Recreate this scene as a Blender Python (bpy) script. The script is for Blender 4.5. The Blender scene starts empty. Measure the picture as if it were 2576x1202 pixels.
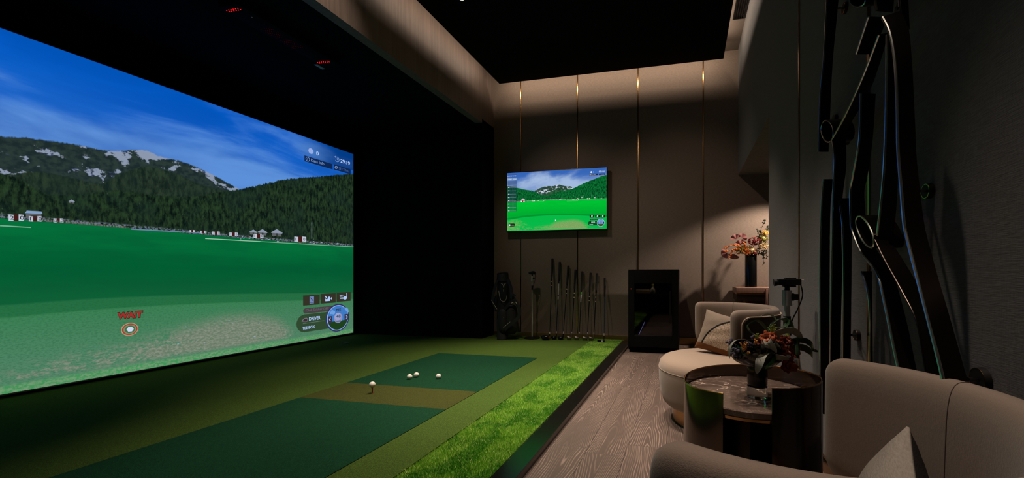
import bpy, bmesh, math, random
from mathutils import Vector, Matrix
import numpy as np
random.seed(7)
SC = bpy.context.scene
COL = SC.collection
PI = math.pi
R = math.radians

# ------------------------------------------------------------------ camera frame (eye 0.94 m above the wooden floor)
F = 1012.0; CX = 1500.0; HY = 688.0; TH = math.atan(228/F); CT = math.cos(TH); ST = math.sin(TH); EYE = .94
def onZ(px, py, z):
    d = F*(EYE-z)/(py-HY); u = (px-CX)/F
    return Vector((d*(-ST+u*CT), d*(CT+u*ST), z))
def onY(px, py, Y):
    u = (px-CX)/F; d = Y/(CT+u*ST)
    return Vector((d*(-ST+u*CT), Y, EYE-(py-HY)*d/F))
def onX(px, py, X):
    u = (px-CX)/F; d = X/(-ST+u*CT)
    return Vector((X, d*(CT+u*ST), EYE-(py-HY)*d/F))

# ------------------------------------------------------------------ colours and materials
def lin(c):
    return tuple((v/255/12.92 if v/255 <= .04045 else ((v/255+.055)/1.055)**2.4) for v in c)
class NT:
    def __init__(s, name):
        s.mat = bpy.data.materials.new(name); s.mat.use_nodes = True
        s.t = s.mat.node_tree; s.t.nodes.clear()
        s.out = s.t.nodes.new('ShaderNodeOutputMaterial')
    def n(s, typ, **kw):
        nd = s.t.nodes.new(typ)
        for k, v in kw.items(): setattr(nd, k, v)
        return nd
    def put(s, sock, v):
        if v is None: return
        if isinstance(v, bpy.types.NodeSocket): s.t.links.new(v, sock)
        else:
            if hasattr(sock.default_value, '__len__') and not hasattr(v, '__len__'): v = (v,)*len(sock.default_value)
            if hasattr(v, '__len__') and len(sock.default_value) == 4 and len(v) == 3: v = (*v, 1)
            sock.default_value = v
    def m(s, op, a, b=None, c=None, clamp=False):
        nd = s.n('ShaderNodeMath', operation=op, use_clamp=clamp)
        s.put(nd.inputs[0], a); s.put(nd.inputs[1], b); s.put(nd.inputs[2], c)
        return nd.outputs[0]
    def mix(s, f, a, b, blend='MIX'):
        nd = s.n('ShaderNodeMix', data_type='RGBA', blend_type=blend)
        s.put(nd.inputs[0], f); s.put(nd.inputs[6], a); s.put(nd.inputs[7], b)
        return nd.outputs[2]
    def coord(s, kind='Object'): return s.n('ShaderNodeTexCoord').outputs[kind]
    def scale(s, v, sc, loc=(0,0,0), rot=(0,0,0)):
        nd = s.n('ShaderNodeMapping'); s.put(nd.inputs[0], v); nd.inputs['Scale'].default_value = sc
        nd.inputs['Location'].default_value = loc; nd.inputs['Rotation'].default_value = rot
        return nd.outputs[0]
    def noise(s, v, sc, detail=2, rough=.5, dist=0, color=False):
        nd = s.n('ShaderNodeTexNoise'); s.put(nd.inputs['Vector'], v)
        nd.inputs['Scale'].default_value = sc; nd.inputs['Detail'].default_value = detail
        nd.inputs['Roughness'].default_value = rough; nd.inputs['Distortion'].default_value = dist
        return nd.outputs[1 if color else 0]
    def ramp(s, f, stops, interp='LINEAR'):
        nd = s.n('ShaderNodeValToRGB'); cr = nd.color_ramp; cr.interpolation = interp
        while len(cr.elements) < len(stops): cr.elements.new(.5)
        for e, (p, c) in zip(cr.elements, stops):
            e.position = p; e.color = (*c, 1) if len(c) == 3 else c
        s.put(nd.inputs[0], f); return nd.outputs[0]
    def step(s, v, a, b, o0=0., o1=1.):
        nd = s.n('ShaderNodeMapRange', interpolation_type='SMOOTHSTEP')
        s.put(nd.inputs[0], v); nd.inputs[1].default_value = a; nd.inputs[2].default_value = b
        nd.inputs[3].default_value = o0; nd.inputs[4].default_value = o1
        return nd.outputs[0]
    def curve(s, u, pts):
        nd = s.n('ShaderNodeFloatCurve'); c = nd.mapping.curves[0]
        pts = sorted(pts)
        if pts[0][0] > 0: pts = [(0, pts[0][1])]+pts
        if pts[-1][0] < 1: pts = pts+[(1, pts[-1][1])]
        while len(c.points) < len(pts): c.points.new(.5, .5)
        for p, (x, y) in zip(c.points, pts): p.location = (min(1, max(0, x)), min(1, max(0, y)))
        nd.mapping.update(); s.put(nd.inputs['Value'], u); return nd.outputs[0]
    def bump(s, h, strength, dist=.01):
        nd = s.n('ShaderNodeBump'); nd.inputs['Strength'].default_value = strength
        nd.inputs['Distance'].default_value = dist; s.put(nd.inputs['Height'], h); return nd.outputs[0]
    def pbr(s, col, rough=.5, metal=0., normal=None, spec=.5, **kw):
        b = s.n('ShaderNodeBsdfPrincipled')
        s.put(b.inputs['Base Color'], col); s.put(b.inputs['Roughness'], rough); s.put(b.inputs['Metallic'], metal)
        s.put(b.inputs['Specular IOR Level'], spec)
        if normal is not None: s.put(b.inputs['Normal'], normal)
        for k, v in kw.items(): s.put(b.inputs[k.replace('_', ' ')], v)
        s.t.links.new(b.outputs[0], s.out.inputs[0]); return s.mat
    def emit(s, col, strength=1.):
        e = s.n('ShaderNodeEmission'); s.put(e.inputs[0], col); e.inputs[1].default_value = strength
        s.t.links.new(e.outputs[0], s.out.inputs[0]); return s.mat

def plain(name, rgb, rough=.5, metal=0., spec=.5, var=.12, vs=30., bump=.1, **kw):
    n = NT(name); c = lin(rgb); k = n.coord()
    f = n.noise(k, vs, 3)
    col = n.mix(f, tuple(v*(1-var) for v in c), tuple(min(1, v*(1+var)) for v in c))
    return n.pbr(col, rough, metal, n.bump(n.noise(k, vs*6, 2), bump, .001) if bump else None, spec, **kw)
_em = {}
def em(rgb, strength=1., alpha=1.):
    key = (rgb, strength, alpha)
    if key in _em: return _em[key]
    n = NT('glow_%d_%d_%d' % rgb)
    n.emit(lin(rgb), strength)
    if alpha < 1:
        e = n.n('ShaderNodeEmission'); n.put(e.inputs[0], lin(rgb)); t = n.n('ShaderNodeBsdfTransparent')
        mx = n.n('ShaderNodeMixShader'); mx.inputs[0].default_value = alpha
        n.t.links.new(t.outputs[0], mx.inputs[1]); n.t.links.new(e.outputs[0], mx.inputs[2]); n.t.links.new(mx.outputs[0], n.out.inputs[0])
    _em[key] = n.mat; return n.mat

def fabric(name, rgb, weave=900., rough=.9, bumps=.35, sheen=.25, var=.12):
    n = NT(name); k = n.coord(); c = lin(rgb)
    a = n.noise(n.scale(k, (1, 1, 6)), weave*.35, 2); b = n.noise(n.scale(k, (6, 6, 1)), weave*.12, 2)
    f = n.m('ADD', n.m('MULTIPLY', a, .5), n.m('MULTIPLY', b, .5))
    big = n.noise(k, 5, 3)
    col = n.mix(f, tuple(v*.7 for v in c), tuple(min(1, v*1.25) for v in c))
    col = n.mix(n.m('MULTIPLY', big, .35), col, tuple(v*(1-var*2) for v in c))
    return n.pbr(col, rough, 0, n.bump(f, bumps, .002), .2, Sheen_Weight=sheen)
def wallcloth(name, rgb, axis):
    # woven wall covering: long weft threads along the wall and fainter warp threads upright
    n = NT(name); k = n.coord(); c = lin(rgb)
    s1 = (1, 1, 14) ; s2 = (10, 10, 1)
    a = n.noise(n.scale(k, s1), 38, 3, .6); b = n.noise(n.scale(k, s2), 40, 2)
    f = n.m('ADD', n.m('MULTIPLY', a, .8), n.m('MULTIPLY', b, .2))
    col = n.mix(n.step(f, .3, .7), tuple(v*.72 for v in c), tuple(v*1.22 for v in c))
    col = n.mix(n.step(n.noise(k, 500, 1), .74, .82), col, tuple(min(1, v*2.2) for v in c))
    return n.pbr(col, .85, 0, n.bump(f, .4, .003), .25, Sheen_Weight=.15)
def woodfloor():
    n = NT('grey_brown_oak_planks'); k = n.coord()
    sx = n.n('ShaderNodeSeparateXYZ'); n.put(sx.inputs[0], k); x, y = sx.outputs[0], sx.outputs[1]
    w = .205; L = 1.25
    i = n.m('FLOOR', n.m('DIVIDE', n.m('ADD', x, 5.03), w))
    wn = n.n('ShaderNodeTexWhiteNoise', noise_dimensions='1D'); n.put(wn.inputs['W'], i)
    yy = n.m('ADD', n.m('DIVIDE', y, L), wn.outputs[0]); j = n.m('FLOOR', yy)
    cv = n.n('ShaderNodeCombineXYZ'); n.put(cv.inputs[0], i); n.put(cv.inputs[1], j)
    wr = n.n('ShaderNodeTexWhiteNoise', noise_dimensions='2D'); n.put(wr.inputs['Vector'], cv.outputs[0]); r = wr.outputs[0]
    gv = n.n('ShaderNodeCombineXYZ')
    n.put(gv.inputs[0], n.m('ADD', x, n.m('MULTIPLY', r, 37.)))
    n.put(gv.inputs[1], n.m('ADD', n.m('MULTIPLY', y, .22), n.m('MULTIPLY', r, 11.)))
    # growth rings cut lengthwise: nested arches along the middle of a plank, straight lines at its sides
    xl = n.m('ADD', n.m('MULTIPLY', n.m('SUBTRACT', n.m('FRACT', n.m('DIVIDE', n.m('ADD', x, 5.03), w)), .5), w), n.m('MULTIPLY', n.m('SUBTRACT', r, .5), .13))
    xl = n.m('ADD', xl, n.m('MULTIPLY', n.m('SUBTRACT', n.noise(gv.outputs[0], 7, 2), .5), .075))
    d = n.m('SQRT', n.m('ADD', n.m('MULTIPLY', xl, xl), .0005))
    sgn = n.m('SUBTRACT', n.m('MULTIPLY', n.m('GREATER_THAN', n.m('FRACT', n.m('MULTIPLY', r, 7.3)), .5), 2.), 1.)
    ph = n.m('ADD', n.m('MULTIPLY', d, 640.), n.m('MULTIPLY', n.m('MULTIPLY', y, sgn), 42.))
    ph = n.m('ADD', ph, n.m('MULTIPLY', n.noise(gv.outputs[0], 5, 2), 60.))
    ph = n.m('ADD', ph, n.m('MULTIPLY', n.noise(n.scale(k, (22, 3.5, 1)), 1, 2), 4.))
    rings = n.m('SINE', ph)
    lines = n.m('MULTIPLY', n.step(rings, .35, 1.), n.step(n.noise(n.scale(k, (90, 7, 1)), 1, 3), .3, .6, .35, 1.))
    fine = n.noise(n.scale(k, (260, 9, 1)), 1, 3, .7)
    amt = n.m('MULTIPLY', lines, n.step(n.noise(gv.outputs[0], 9, 2), .3, .62, .12, .85))
    base = n.mix(fine, lin((80, 67, 60)), lin((106, 90, 81)))
    base = n.mix(amt, base, lin((170, 149, 135)))
    base = n.mix(n.m('MULTIPLY', r, .35), base, lin((74, 62, 56)))
    fx = n.m('FRACT', n.m('DIVIDE', n.m('ADD', x, 5.03), w)); fy = n.m('FRACT', yy)
    gx = n.m('MINIMUM', fx, n.m('SUBTRACT', 1, fx)); gy = n.m('MULTIPLY', n.m('MINIMUM', fy, n.m('SUBTRACT', 1, fy)), L/w)
    gap = n.step(n.m('MINIMUM', gx, gy), .0, .009)
    col = n.mix(gap, lin((34, 27, 24)), base)
    h = n.m('ADD', n.m('MULTIPLY', amt, .5), n.m('ADD', n.m('MULTIPLY', fine, .4), gap))
    return n.pbr(col, .42, 0, n.bump(h, .35, .002), .4)
def veneer(name, rgb):
    n = NT(name); k = n.coord(); c = lin(rgb)
    a = n.noise(n.scale(k, (9, 9, .35)), 4, 5, .65, .3); b = n.noise(n.scale(k, (60, 60, 1.2)), 3, 3)
    f = n.m('ADD', n.m('MULTIPLY', a, .7), n.m('MULTIPLY', b, .3))
    col = n.mix(n.step(f, .3, .7), tuple(v*.78 for v in c), tuple(v*1.2 for v in c))
    return n.pbr(col, .55, 0, n.bump(f, .4, .004), .35)
def turf(name, dark, light, sc=420., bumps=.8, spec=.1):
    n = NT(name); k = n.coord()
    a = n.noise(k, sc, 3, .75); b = n.noise(n.scale(k, (1, .6, 1)), sc*.35, 2); big = n.noise(k, 2.2, 3)
    col = n.mix(n.step(a, .38, .64), lin(dark), lin(light))
    col = n.mix(n.m('MULTIPLY', n.step(b, .35, .65), .35), col, tuple(v*.6 for v in lin(dark)))
    col = n.mix(n.m('MULTIPLY', n.step(n.noise(k, sc*1.3, 1), .66, .75), .55), col, tuple(min(1, v*2.4) for v in lin(light)))
    col = n.mix(n.m('MULTIPLY', big, .25), col, lin(dark))
    return n.pbr(col, .9, 0, n.bump(a, bumps, .006), spec)
def marble():
    n = NT('brown_veined_marble'); k = n.coord()
    w = n.noise(k, 4, 4, .6, 0, True)
    wv = n.n('ShaderNodeVectorMath', operation='MULTIPLY_ADD'); n.put(wv.inputs[0], w); wv.inputs[1].default_value = (.12,)*3; n.put(wv.inputs[2], k)
    a = n.noise(n.scale(wv.outputs[0], (1, 2.2, 1), rot=(0, 0, .5)), 3.4, 3, .45); v1 = n.m('ABSOLUTE', n.m('SUBTRACT', a, .5))
    b = n.noise(wv.outputs[0], 14, 4, .6); v2 = n.m('ABSOLUTE', n.m('SUBTRACT', b, .5))
    col = n.mix(n.noise(k, 9, 4), lin((64, 52, 46)), lin((112, 94, 84)))
    col = n.mix(n.m('MULTIPLY', n.step(v2, .0, .022, 1, 0), .22), col, lin((170, 145, 130)))
    col = n.mix(n.m('MULTIPLY', n.step(v1, .0, .007, 1, 0), .8), col, lin((215, 190, 172)))
    return n.pbr(col, .12, 0, None, .5)

M = {}
M['wall'] = wallcloth('taupe_woven_wall_covering', (126, 110, 98), 0)
M['wallR'] = wallcloth('grey_taupe_woven_wall_covering', (94, 91, 90), 1)
M['wood'] = woodfloor()
M['veneer'] = veneer('brown_wood_veneer', (116, 101, 92))
M['ceil'] = plain('taupe_ceiling_paint', (105, 92, 82), .8, bump=0)
M['black'] = plain('matt_black_cloth', (13, 13, 14), .95, spec=.05)
M['blackpaint'] = plain('matt_black_paint', (9, 9, 9), .9, spec=.08, bump=0)
M['brass'] = plain('polished_brass', (176, 136, 88), .22, 1., bump=0)
M['gloss'] = plain('glossy_black_edging', (14, 12, 11), .18, 0, .5, bump=.05)
M['turf'] = turf('short_olive_turf', (44, 66, 20), (106, 134, 56))
M['matgreen'] = turf('dark_green_mat_turf', (6, 42, 24), (38, 96, 62), 480)
M['mattan'] = turf('tan_brown_mat_turf', (50, 54, 18), (98, 104, 50), 480)
M['bronze'] = plain('dark_bronze_metal', (46, 38, 33), .3, .9, bump=0)
M['darkmetal'] = plain('black_metal', (22, 21, 21), .4, .6, bump=0)
M['rubber'] = plain('black_rubber', (16, 16, 16), .7)
M['plastic'] = plain('black_plastic', (14, 14, 15), .35, bump=0)
M['steel'] = plain('brushed_grey_metal', (170, 168, 166), .4, .25)
M['satin'] = plain('satin_silver', (196, 190, 184), .4, .3)
M['white'] = plain('white_ball_cover', (236, 230, 222), .35, bump=0)
M['red'] = plain('red_rubber', (190, 30, 30), .4, bump=0)
M['velvet'] = fabric('taupe_velvet', (158, 138, 120), 700)
M['velvetIn'] = fabric('taupe_chenille', (140, 122, 108), 900)
M['piping'] = plain('pale_piping_cord', (188, 168, 146), .7)
M['marble'] = marble()

# ------------------------------------------------------------------ mesh building
WM = {}
class MB:
    def __init__(s): s.v = []; s.f = []; s.mi = []; s.T = Matrix(); s.cur = 0
    def add(s, vs, fs):
        o = len(s.v); s.v += [tuple(s.T @ Vector(p)) for p in vs]
        s.f += [tuple(i+o for i in f) for f in fs]; s.mi += [s.cur]*len(fs); return s
    def box(s, a, b, bev=0):
        bm = bmesh.new(); bmesh.ops.create_cube(bm, size=1)
        for v in bm.verts: v.co = Vector(((a[i]+b[i])/2+v.co[i]*(b[i]-a[i])) for i in range(3))
        if bev: bmesh.ops.bevel(bm, geom=bm.edges[:], offset=bev, segments=3, affect='EDGES', profile=.6)
        bm.verts.index_update(); s.add([v.co[:] for v in bm.verts], [[v.index for v in f.verts] for f in bm.faces]); bm.free(); return s
    def ring(s, rings, cap=True, closed=False):
        n = len(rings[0]); vs = [p for r in rings for p in r]; fs = []
        m = len(rings)
        for i in range(m if closed else m-1):
            a = i*n; b = ((i+1) % m)*n
            for j in range(n): k = (j+1) % n; fs.append((a+j, a+k, b+k, b+j))
        if cap and not closed: fs += [tuple(range(n))[::-1], tuple(range((m-1)*n, m*n))]
        return s.add(vs, fs)
    def lathe(s, prof, c=(0, 0, 0), seg=32, a0=0, a1=2*PI, cap=True):
        rings = []
        for r, z in prof:
            r = max(r, 1e-5)
            rings.append([(c[0]+r*math.cos(2*PI*k/seg), c[1]+r*math.sin(2*PI*k/seg), c[2]+z) for k in range(seg)])
        return s.ring(rings, cap)
    def tube(s, pts, r, seg=8, closed=False, flat=1.):
        pts = [Vector(p) for p in pts]; n = len(pts); rings = []
        rr = r if hasattr(r, '__len__') else [r]*n
        up = None
        for i, p in enumerate(pts):
            t = (pts[(i+1) % n if closed else min(i+1, n-1)]-pts[(i-1) % n if closed else max(i-1, 0)]).normalized()
            if up is None: up = Vector((0, 0, 1)) if abs(t.z) < .9 else Vector((1, 0, 0))
            a = (up-t*up.dot(t)).normalized(); up = a; b = t.cross(a)
            rings.append([tuple(p+(a*math.cos(2*PI*k/seg)*flat+b*math.sin(2*PI*k/seg))*rr[i]) for k in range(seg)])
        return s.ring(rings, True, closed)
    def cyl(s, p0, p1, r0, r1=None, seg=20): return s.tube([p0, p1], [r0, r1 if r1 is not None else r0], seg)
    def sphere(s, c, r, seg=16, sq=(1, 1, 1)):
        h = seg//2; rings = []
        for i in range(h+1):
            a = PI*i/h; q = max(math.sin(a), 1e-4)
            rings.append([(c[0]+r*sq[0]*q*math.cos(2*PI*k/seg), c[1]+r*sq[1]*q*math.sin(2*PI*k/seg), c[2]-r*sq[2]*math.cos(a)) for k in range(seg)])
        return s.ring(rings)
    def band(s, A, B, th=.004):
        # ribbon between two edge polylines, with thickness
        A = [Vector(p) for p in A]; B = [Vector(p) for p in B]; n = len(A); rings = []
        for i in range(n):
            t = (A[min(i+1, n-1)]-A[max(i-1, 0)]) + (B[min(i+1, n-1)]-B[max(i-1, 0)])
            nr = t.cross(B[i]-A[i]); nr = nr.normalized()*th/2 if nr.length > 1e-9 else Vector((th/2, 0, 0))
            rings.append([tuple(A[i]+nr), tuple(B[i]+nr), tuple(B[i]-nr), tuple(A[i]-nr)])
        return s.ring(rings)
    def leaf(s, pts, w, side, fold=.25, th=.0008):
        # strap leaf: centre line, half widths, side direction
        pts = [Vector(p) for p in pts]; n = len(pts); rings = []
        side = Vector(side)
        for i, p in enumerate(pts):
            t = (pts[min(i+1, n-1)]-pts[max(i-1, 0)]).normalized()
            b = (side-t*side.dot(t)).normalized(); nn = t.cross(b)
            q = max(w[i], .0006); up = nn*th; f = nn*q*fold
            rings.append([tuple(p+b*q+f), tuple(p+up), tuple(p-b*q+f), tuple(p-b*q+f-up), tuple(p-up), tuple(p+b*q+f-up)])
        return s.ring(rings)
    def build(s, name, mats, parent=None, smooth=True, sub=0, sharp=35, local=False):
        me = bpy.data.meshes.new(name)
        vs = s.v
        W = WM.get(parent.name, Matrix()) if parent else Matrix()
        if parent and not local:
            inv = W.inverted(); vs = [tuple(inv @ Vector(p)) for p in vs]
        me.from_pydata(vs, [], s.f)
        mats = mats if isinstance(mats, list) else [mats]
        for m_ in mats: me.materials.append(m_)
        if len(mats) > 1: me.polygons.foreach_set('material_index', s.mi)
        bm = bmesh.new(); bm.from_mesh(me); bmesh.ops.recalc_face_normals(bm, faces=bm.faces[:]); bm.to_mesh(me); bm.free()
        me.update()
        if smooth:
            me.polygons.foreach_set('use_smooth', [True]*len(me.polygons)); me.set_sharp_from_angle(angle=R(sharp))
        o = bpy.data.objects.new(name, me); COL.objects.link(o)
        if parent: o.parent = parent
        WM[o.name] = W
        if sub:
            md = o.modifiers.new('soft', 'SUBSURF'); md.levels = sub; md.render_levels = sub
        return o
def tag(o, label=None, cat=None, group=None, kind=None):
    if label: o['label'] = label
    if cat: o['category'] = cat
    if group: o['group'] = group
    if kind: o['kind'] = kind
    return o
def thing(name, loc, label, cat, group=None, rz=0):
    o = bpy.data.objects.new(name, None); COL.objects.link(o)
    o.location = loc; o.rotation_euler = (0, 0, rz); o.empty_display_size = .1
    WM[o.name] = Matrix.Translation(loc) @ Matrix.Rotation(rz, 4, 'Z')
    return tag(o, label, cat, group)
def struct(o, label=None): o['kind'] = 'structure'; return tag(o, label)
def copy_tree(o, parent=None):
    c = o.copy(); COL.objects.link(c); c.parent = parent
    for ch in list(o.children): copy_tree(ch, c)
    return c
def spline(pts, n=8):
    pts = [Vector(p) for p in pts]; out = []
    for i in range(len(pts)-1):
        p0 = pts[max(i-1, 0)]; p1 = pts[i]; p2 = pts[i+1]; p3 = pts[min(i+2, len(pts)-1)]
        for k in range(n):
            t = k/n
            out.append(.5*((2*p1)+(p2-p0)*t+(2*p0-5*p1+4*p2-p3)*t*t+(3*p1-p0-3*p2+p3)*t**3))
    return out+[pts[-1]]

# ------------------------------------------------------------------ room
XR = .644; XF = -2.77; YB = 5.45; ZC = 3.82; ZB = 3.03; YS = 5.09; XS = -4.8; YN = -2.2; OY = 3.47; OZ = 2.206; TZ = .04
struct(MB().box((-5.1, YN, -.1), (2.7, YB+.1, 0)).build('floor', M['wood'], smooth=False), 'grey brown plank floor with swirling grain')
struct(MB().box((XF-.2, YB, 0), (2.7, YB+.15, ZC+.1)).build('wall_back', M['wall'], smooth=False), 'taupe fabric wall behind the clubs')
wr = MB(); wr.box((XR, YN, 0), (2.7, OY, ZC+.1)); wr.box((XR, OY, OZ), (2.7, YB, ZC+.1))
struct(wr.build('wall_right', M['wallR'], smooth=False), 'dark woven wall carrying the metal sculpture')
struct(MB().box((2.6, OY, 0), (2.7, YB, OZ)).build('wall_passage', M['wall'], smooth=False))
struct(MB().box((-5.1, YN-.1, 0), (2.7, YN, ZC+.1)).build('wall_front', M['wall'], smooth=False))
struct(MB().box((-5.1, YN, 0), (-4.95, YB+.15, ZC+.1)).build('wall_left', M['black'], smooth=False))
struct(MB().box((-4.95, YS, 0), (XF, YB+.15, ZB+.05)).build('wall_bay', M['black'], smooth=False), 'black side wall of the hitting bay')
struct(MB().box((-5.1, YN, ZC), (2.7, YB+.15, ZC+.12)).build('ceiling', M['ceil'], smooth=False))
struct(MB().box((-4.95, YN, ZB), (XF-.1, YB, ZB+.1)).build('ceiling_bay', M['black'], smooth=False), 'black ceiling over the hitting bay')
struct(MB().box((XF-.1, YN, ZB), (XF, YB, ZC)).build('trim_1', M['veneer'], smooth=False), 'brown wood fascia above the bay opening')
struct(MB().box((-2.565, YN+.3, 3.6), (.442, 5.205, 3.64)).build('ceiling_panel', M['blackpaint'], smooth=False), 'black suspended ceiling panel with a lit gap around it')
struct(MB().box((-.85, YN, 0), (-.735, 5.36, TZ), .003).build('trim_2', M['gloss'], smooth=False), 'glossy black edging of the turf platform')
ti = 3
for x in (-2.351, -1.497, -.647, .208, 1.06):
    b = MB().box((x-.008, YB-.006, .1), (x+.008, YB, ZC if x < XR else OZ), .002)
    struct(b.build('trim_%d' % ti, M['brass']), 'thin upright brass strip between wall panels'); ti += 1
for y in (2.565, 1.637, .7):
    b = MB().box((XR-.006, y-.008, .06), (XR, y+.008, ZC), .002)
    struct(b.build('trim_%d' % ti, M['brass']), 'thin upright brass strip between wall panels'); ti += 1
bb = MB().box((XF, YB-.012, TZ), (-.86, YB, TZ+.055), .001); bb.box((-.86, YB-.012, 0), (2.6, YB, TZ+.055), .001)
M['brassb'] = plain('brushed_brass', (176, 140, 94), .38, .9, bump=0); struct(bb.build('baseboard_back', M['brassb']), 'low brass baseboard')
struct(MB().box((XR-.012, YN, 0), (XR, OY, .07), .001).build('baseboard_right', M['brass']))

# turf
tag(MB().box((-4.95, YN, 0), (XF, YS, TZ)).box((XF, YN, 0), (-1.265, YB-.012, TZ)).build('artificial_turf', M['turf'], smooth=False), 'short olive green turf spread from the projection screen to the golf clubs', 'turf', kind='stuff')
Y_strip0 = .9
def lawn():
    rng = np.random.default_rng(3); n = 230000
    x = rng.uniform(-1.264, -.84, n); y = rng.uniform(Y_strip0, 5.43, n)
    h = rng.uniform(.005, .012, n); a = rng.uniform(0, 2*PI, n); w = .0016
    lx = rng.normal(0, .006, n); ly = rng.normal(0, .006, n)
    v = np.empty((n, 3, 3)); z0 = TZ-.012
    v[:, 0] = np.stack([x-np.cos(a)*w, y-np.sin(a)*w, np.full(n, z0)], 1)
    v[:, 1] = np.stack([x+np.cos(a)*w, y+np.sin(a)*w, np.full(n, z0)], 1)
    v[:, 2] = np.stack([x+lx, y+ly, z0+.006+h], 1)
    me = bpy.data.meshes.new('long_grass_strip')
    base = np.array([(-1.262, YN, 0), (-.85, YN, 0), (-.85, YB-.02, 0), (-1.262, YB-.02, 0), (-1.262, YN, z0), (-.85, YN, z0), (-.85, YB-.02, z0), (-1.262, YB-.02, z0)])
    V = np.concatenate([v.reshape(-1, 3), base]); k = 3*n
    fs = np.arange(3*n).reshape(-1, 3).tolist()+[[k+4, k+5, k+6, k+7], [k, k+1, k+5, k+4], [k+3, k+2, k+1, k], [k+2, k+3, k+7, k+6]]
    me.from_pydata(V.tolist(), [], fs)
    m = NT('bright_long_grass'); kk = m.coord(); geo = m.n('ShaderNodeNewGeometry')
    rnd = geo.outputs['Random Per Island']
    sh = m.noise(kk, 300, 1)
    big = m.step(m.noise(m.scale(kk, (1.5, 1, 1)), 4, 3, .6), .46, .6)
    col = m.mix(rnd, lin((84, 160, 22)), lin((190, 222, 96)))
    col = m.mix(m.m('MULTIPLY', big, .75), col, lin((64, 148, 20)))
    sx = m.n('ShaderNodeSeparateXYZ'); m.put(sx.inputs[0], kk)
    col = m.mix(m.step(rnd, .9, .95), col, lin((240, 245, 170)))
    me.materials.append(m.pbr(col, .55, 0, None, .35))
    o = bpy.data.objects.new('long_grass_strip', me); COL.objects.link(o)
    return tag(o, 'bright green strip of long artificial grass along the black platform edge', 'grass', kind='stuff')
lawn()
def mat_(name, y0, y1, m, label):
    return tag(MB().box((-2.735, y0, TZ-.001), (-1.553, y1, TZ+.004), .001).build(name, m, smooth=False), label, 'golf mat')
mat_('hitting_mat', 2.782, 4.04, M['matgreen'], 'dark green mat panel on the turf with three loose golf balls')
mat_('tee_mat', 2.374, 2.781, M['mattan'], 'narrow tan brown mat panel holding the red tee')
mat_('hitting_mat', .3, 2.373, M['matgreen'], 'large dark green mat panel in front of the tan tee panel')
# small dark plate in the turf by the screen
g = onZ(870, 864, TZ)
t = thing('floor_socket', (g.x, g.y, TZ), 'small dark metal plate lying in the turf near the screen corner', 'floor plate')
MB().box((g.x-.03, g.y-.03, TZ), (g.x+.03, g.y+.03, TZ+.005), .002).build('cover', M['darkmetal'], t)
MB().box((g.x-.022, g.y-.008, TZ+.005), (g.x+.022, g.y+.008, TZ+.008), .001).build('flap', M['steel'], t)

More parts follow.
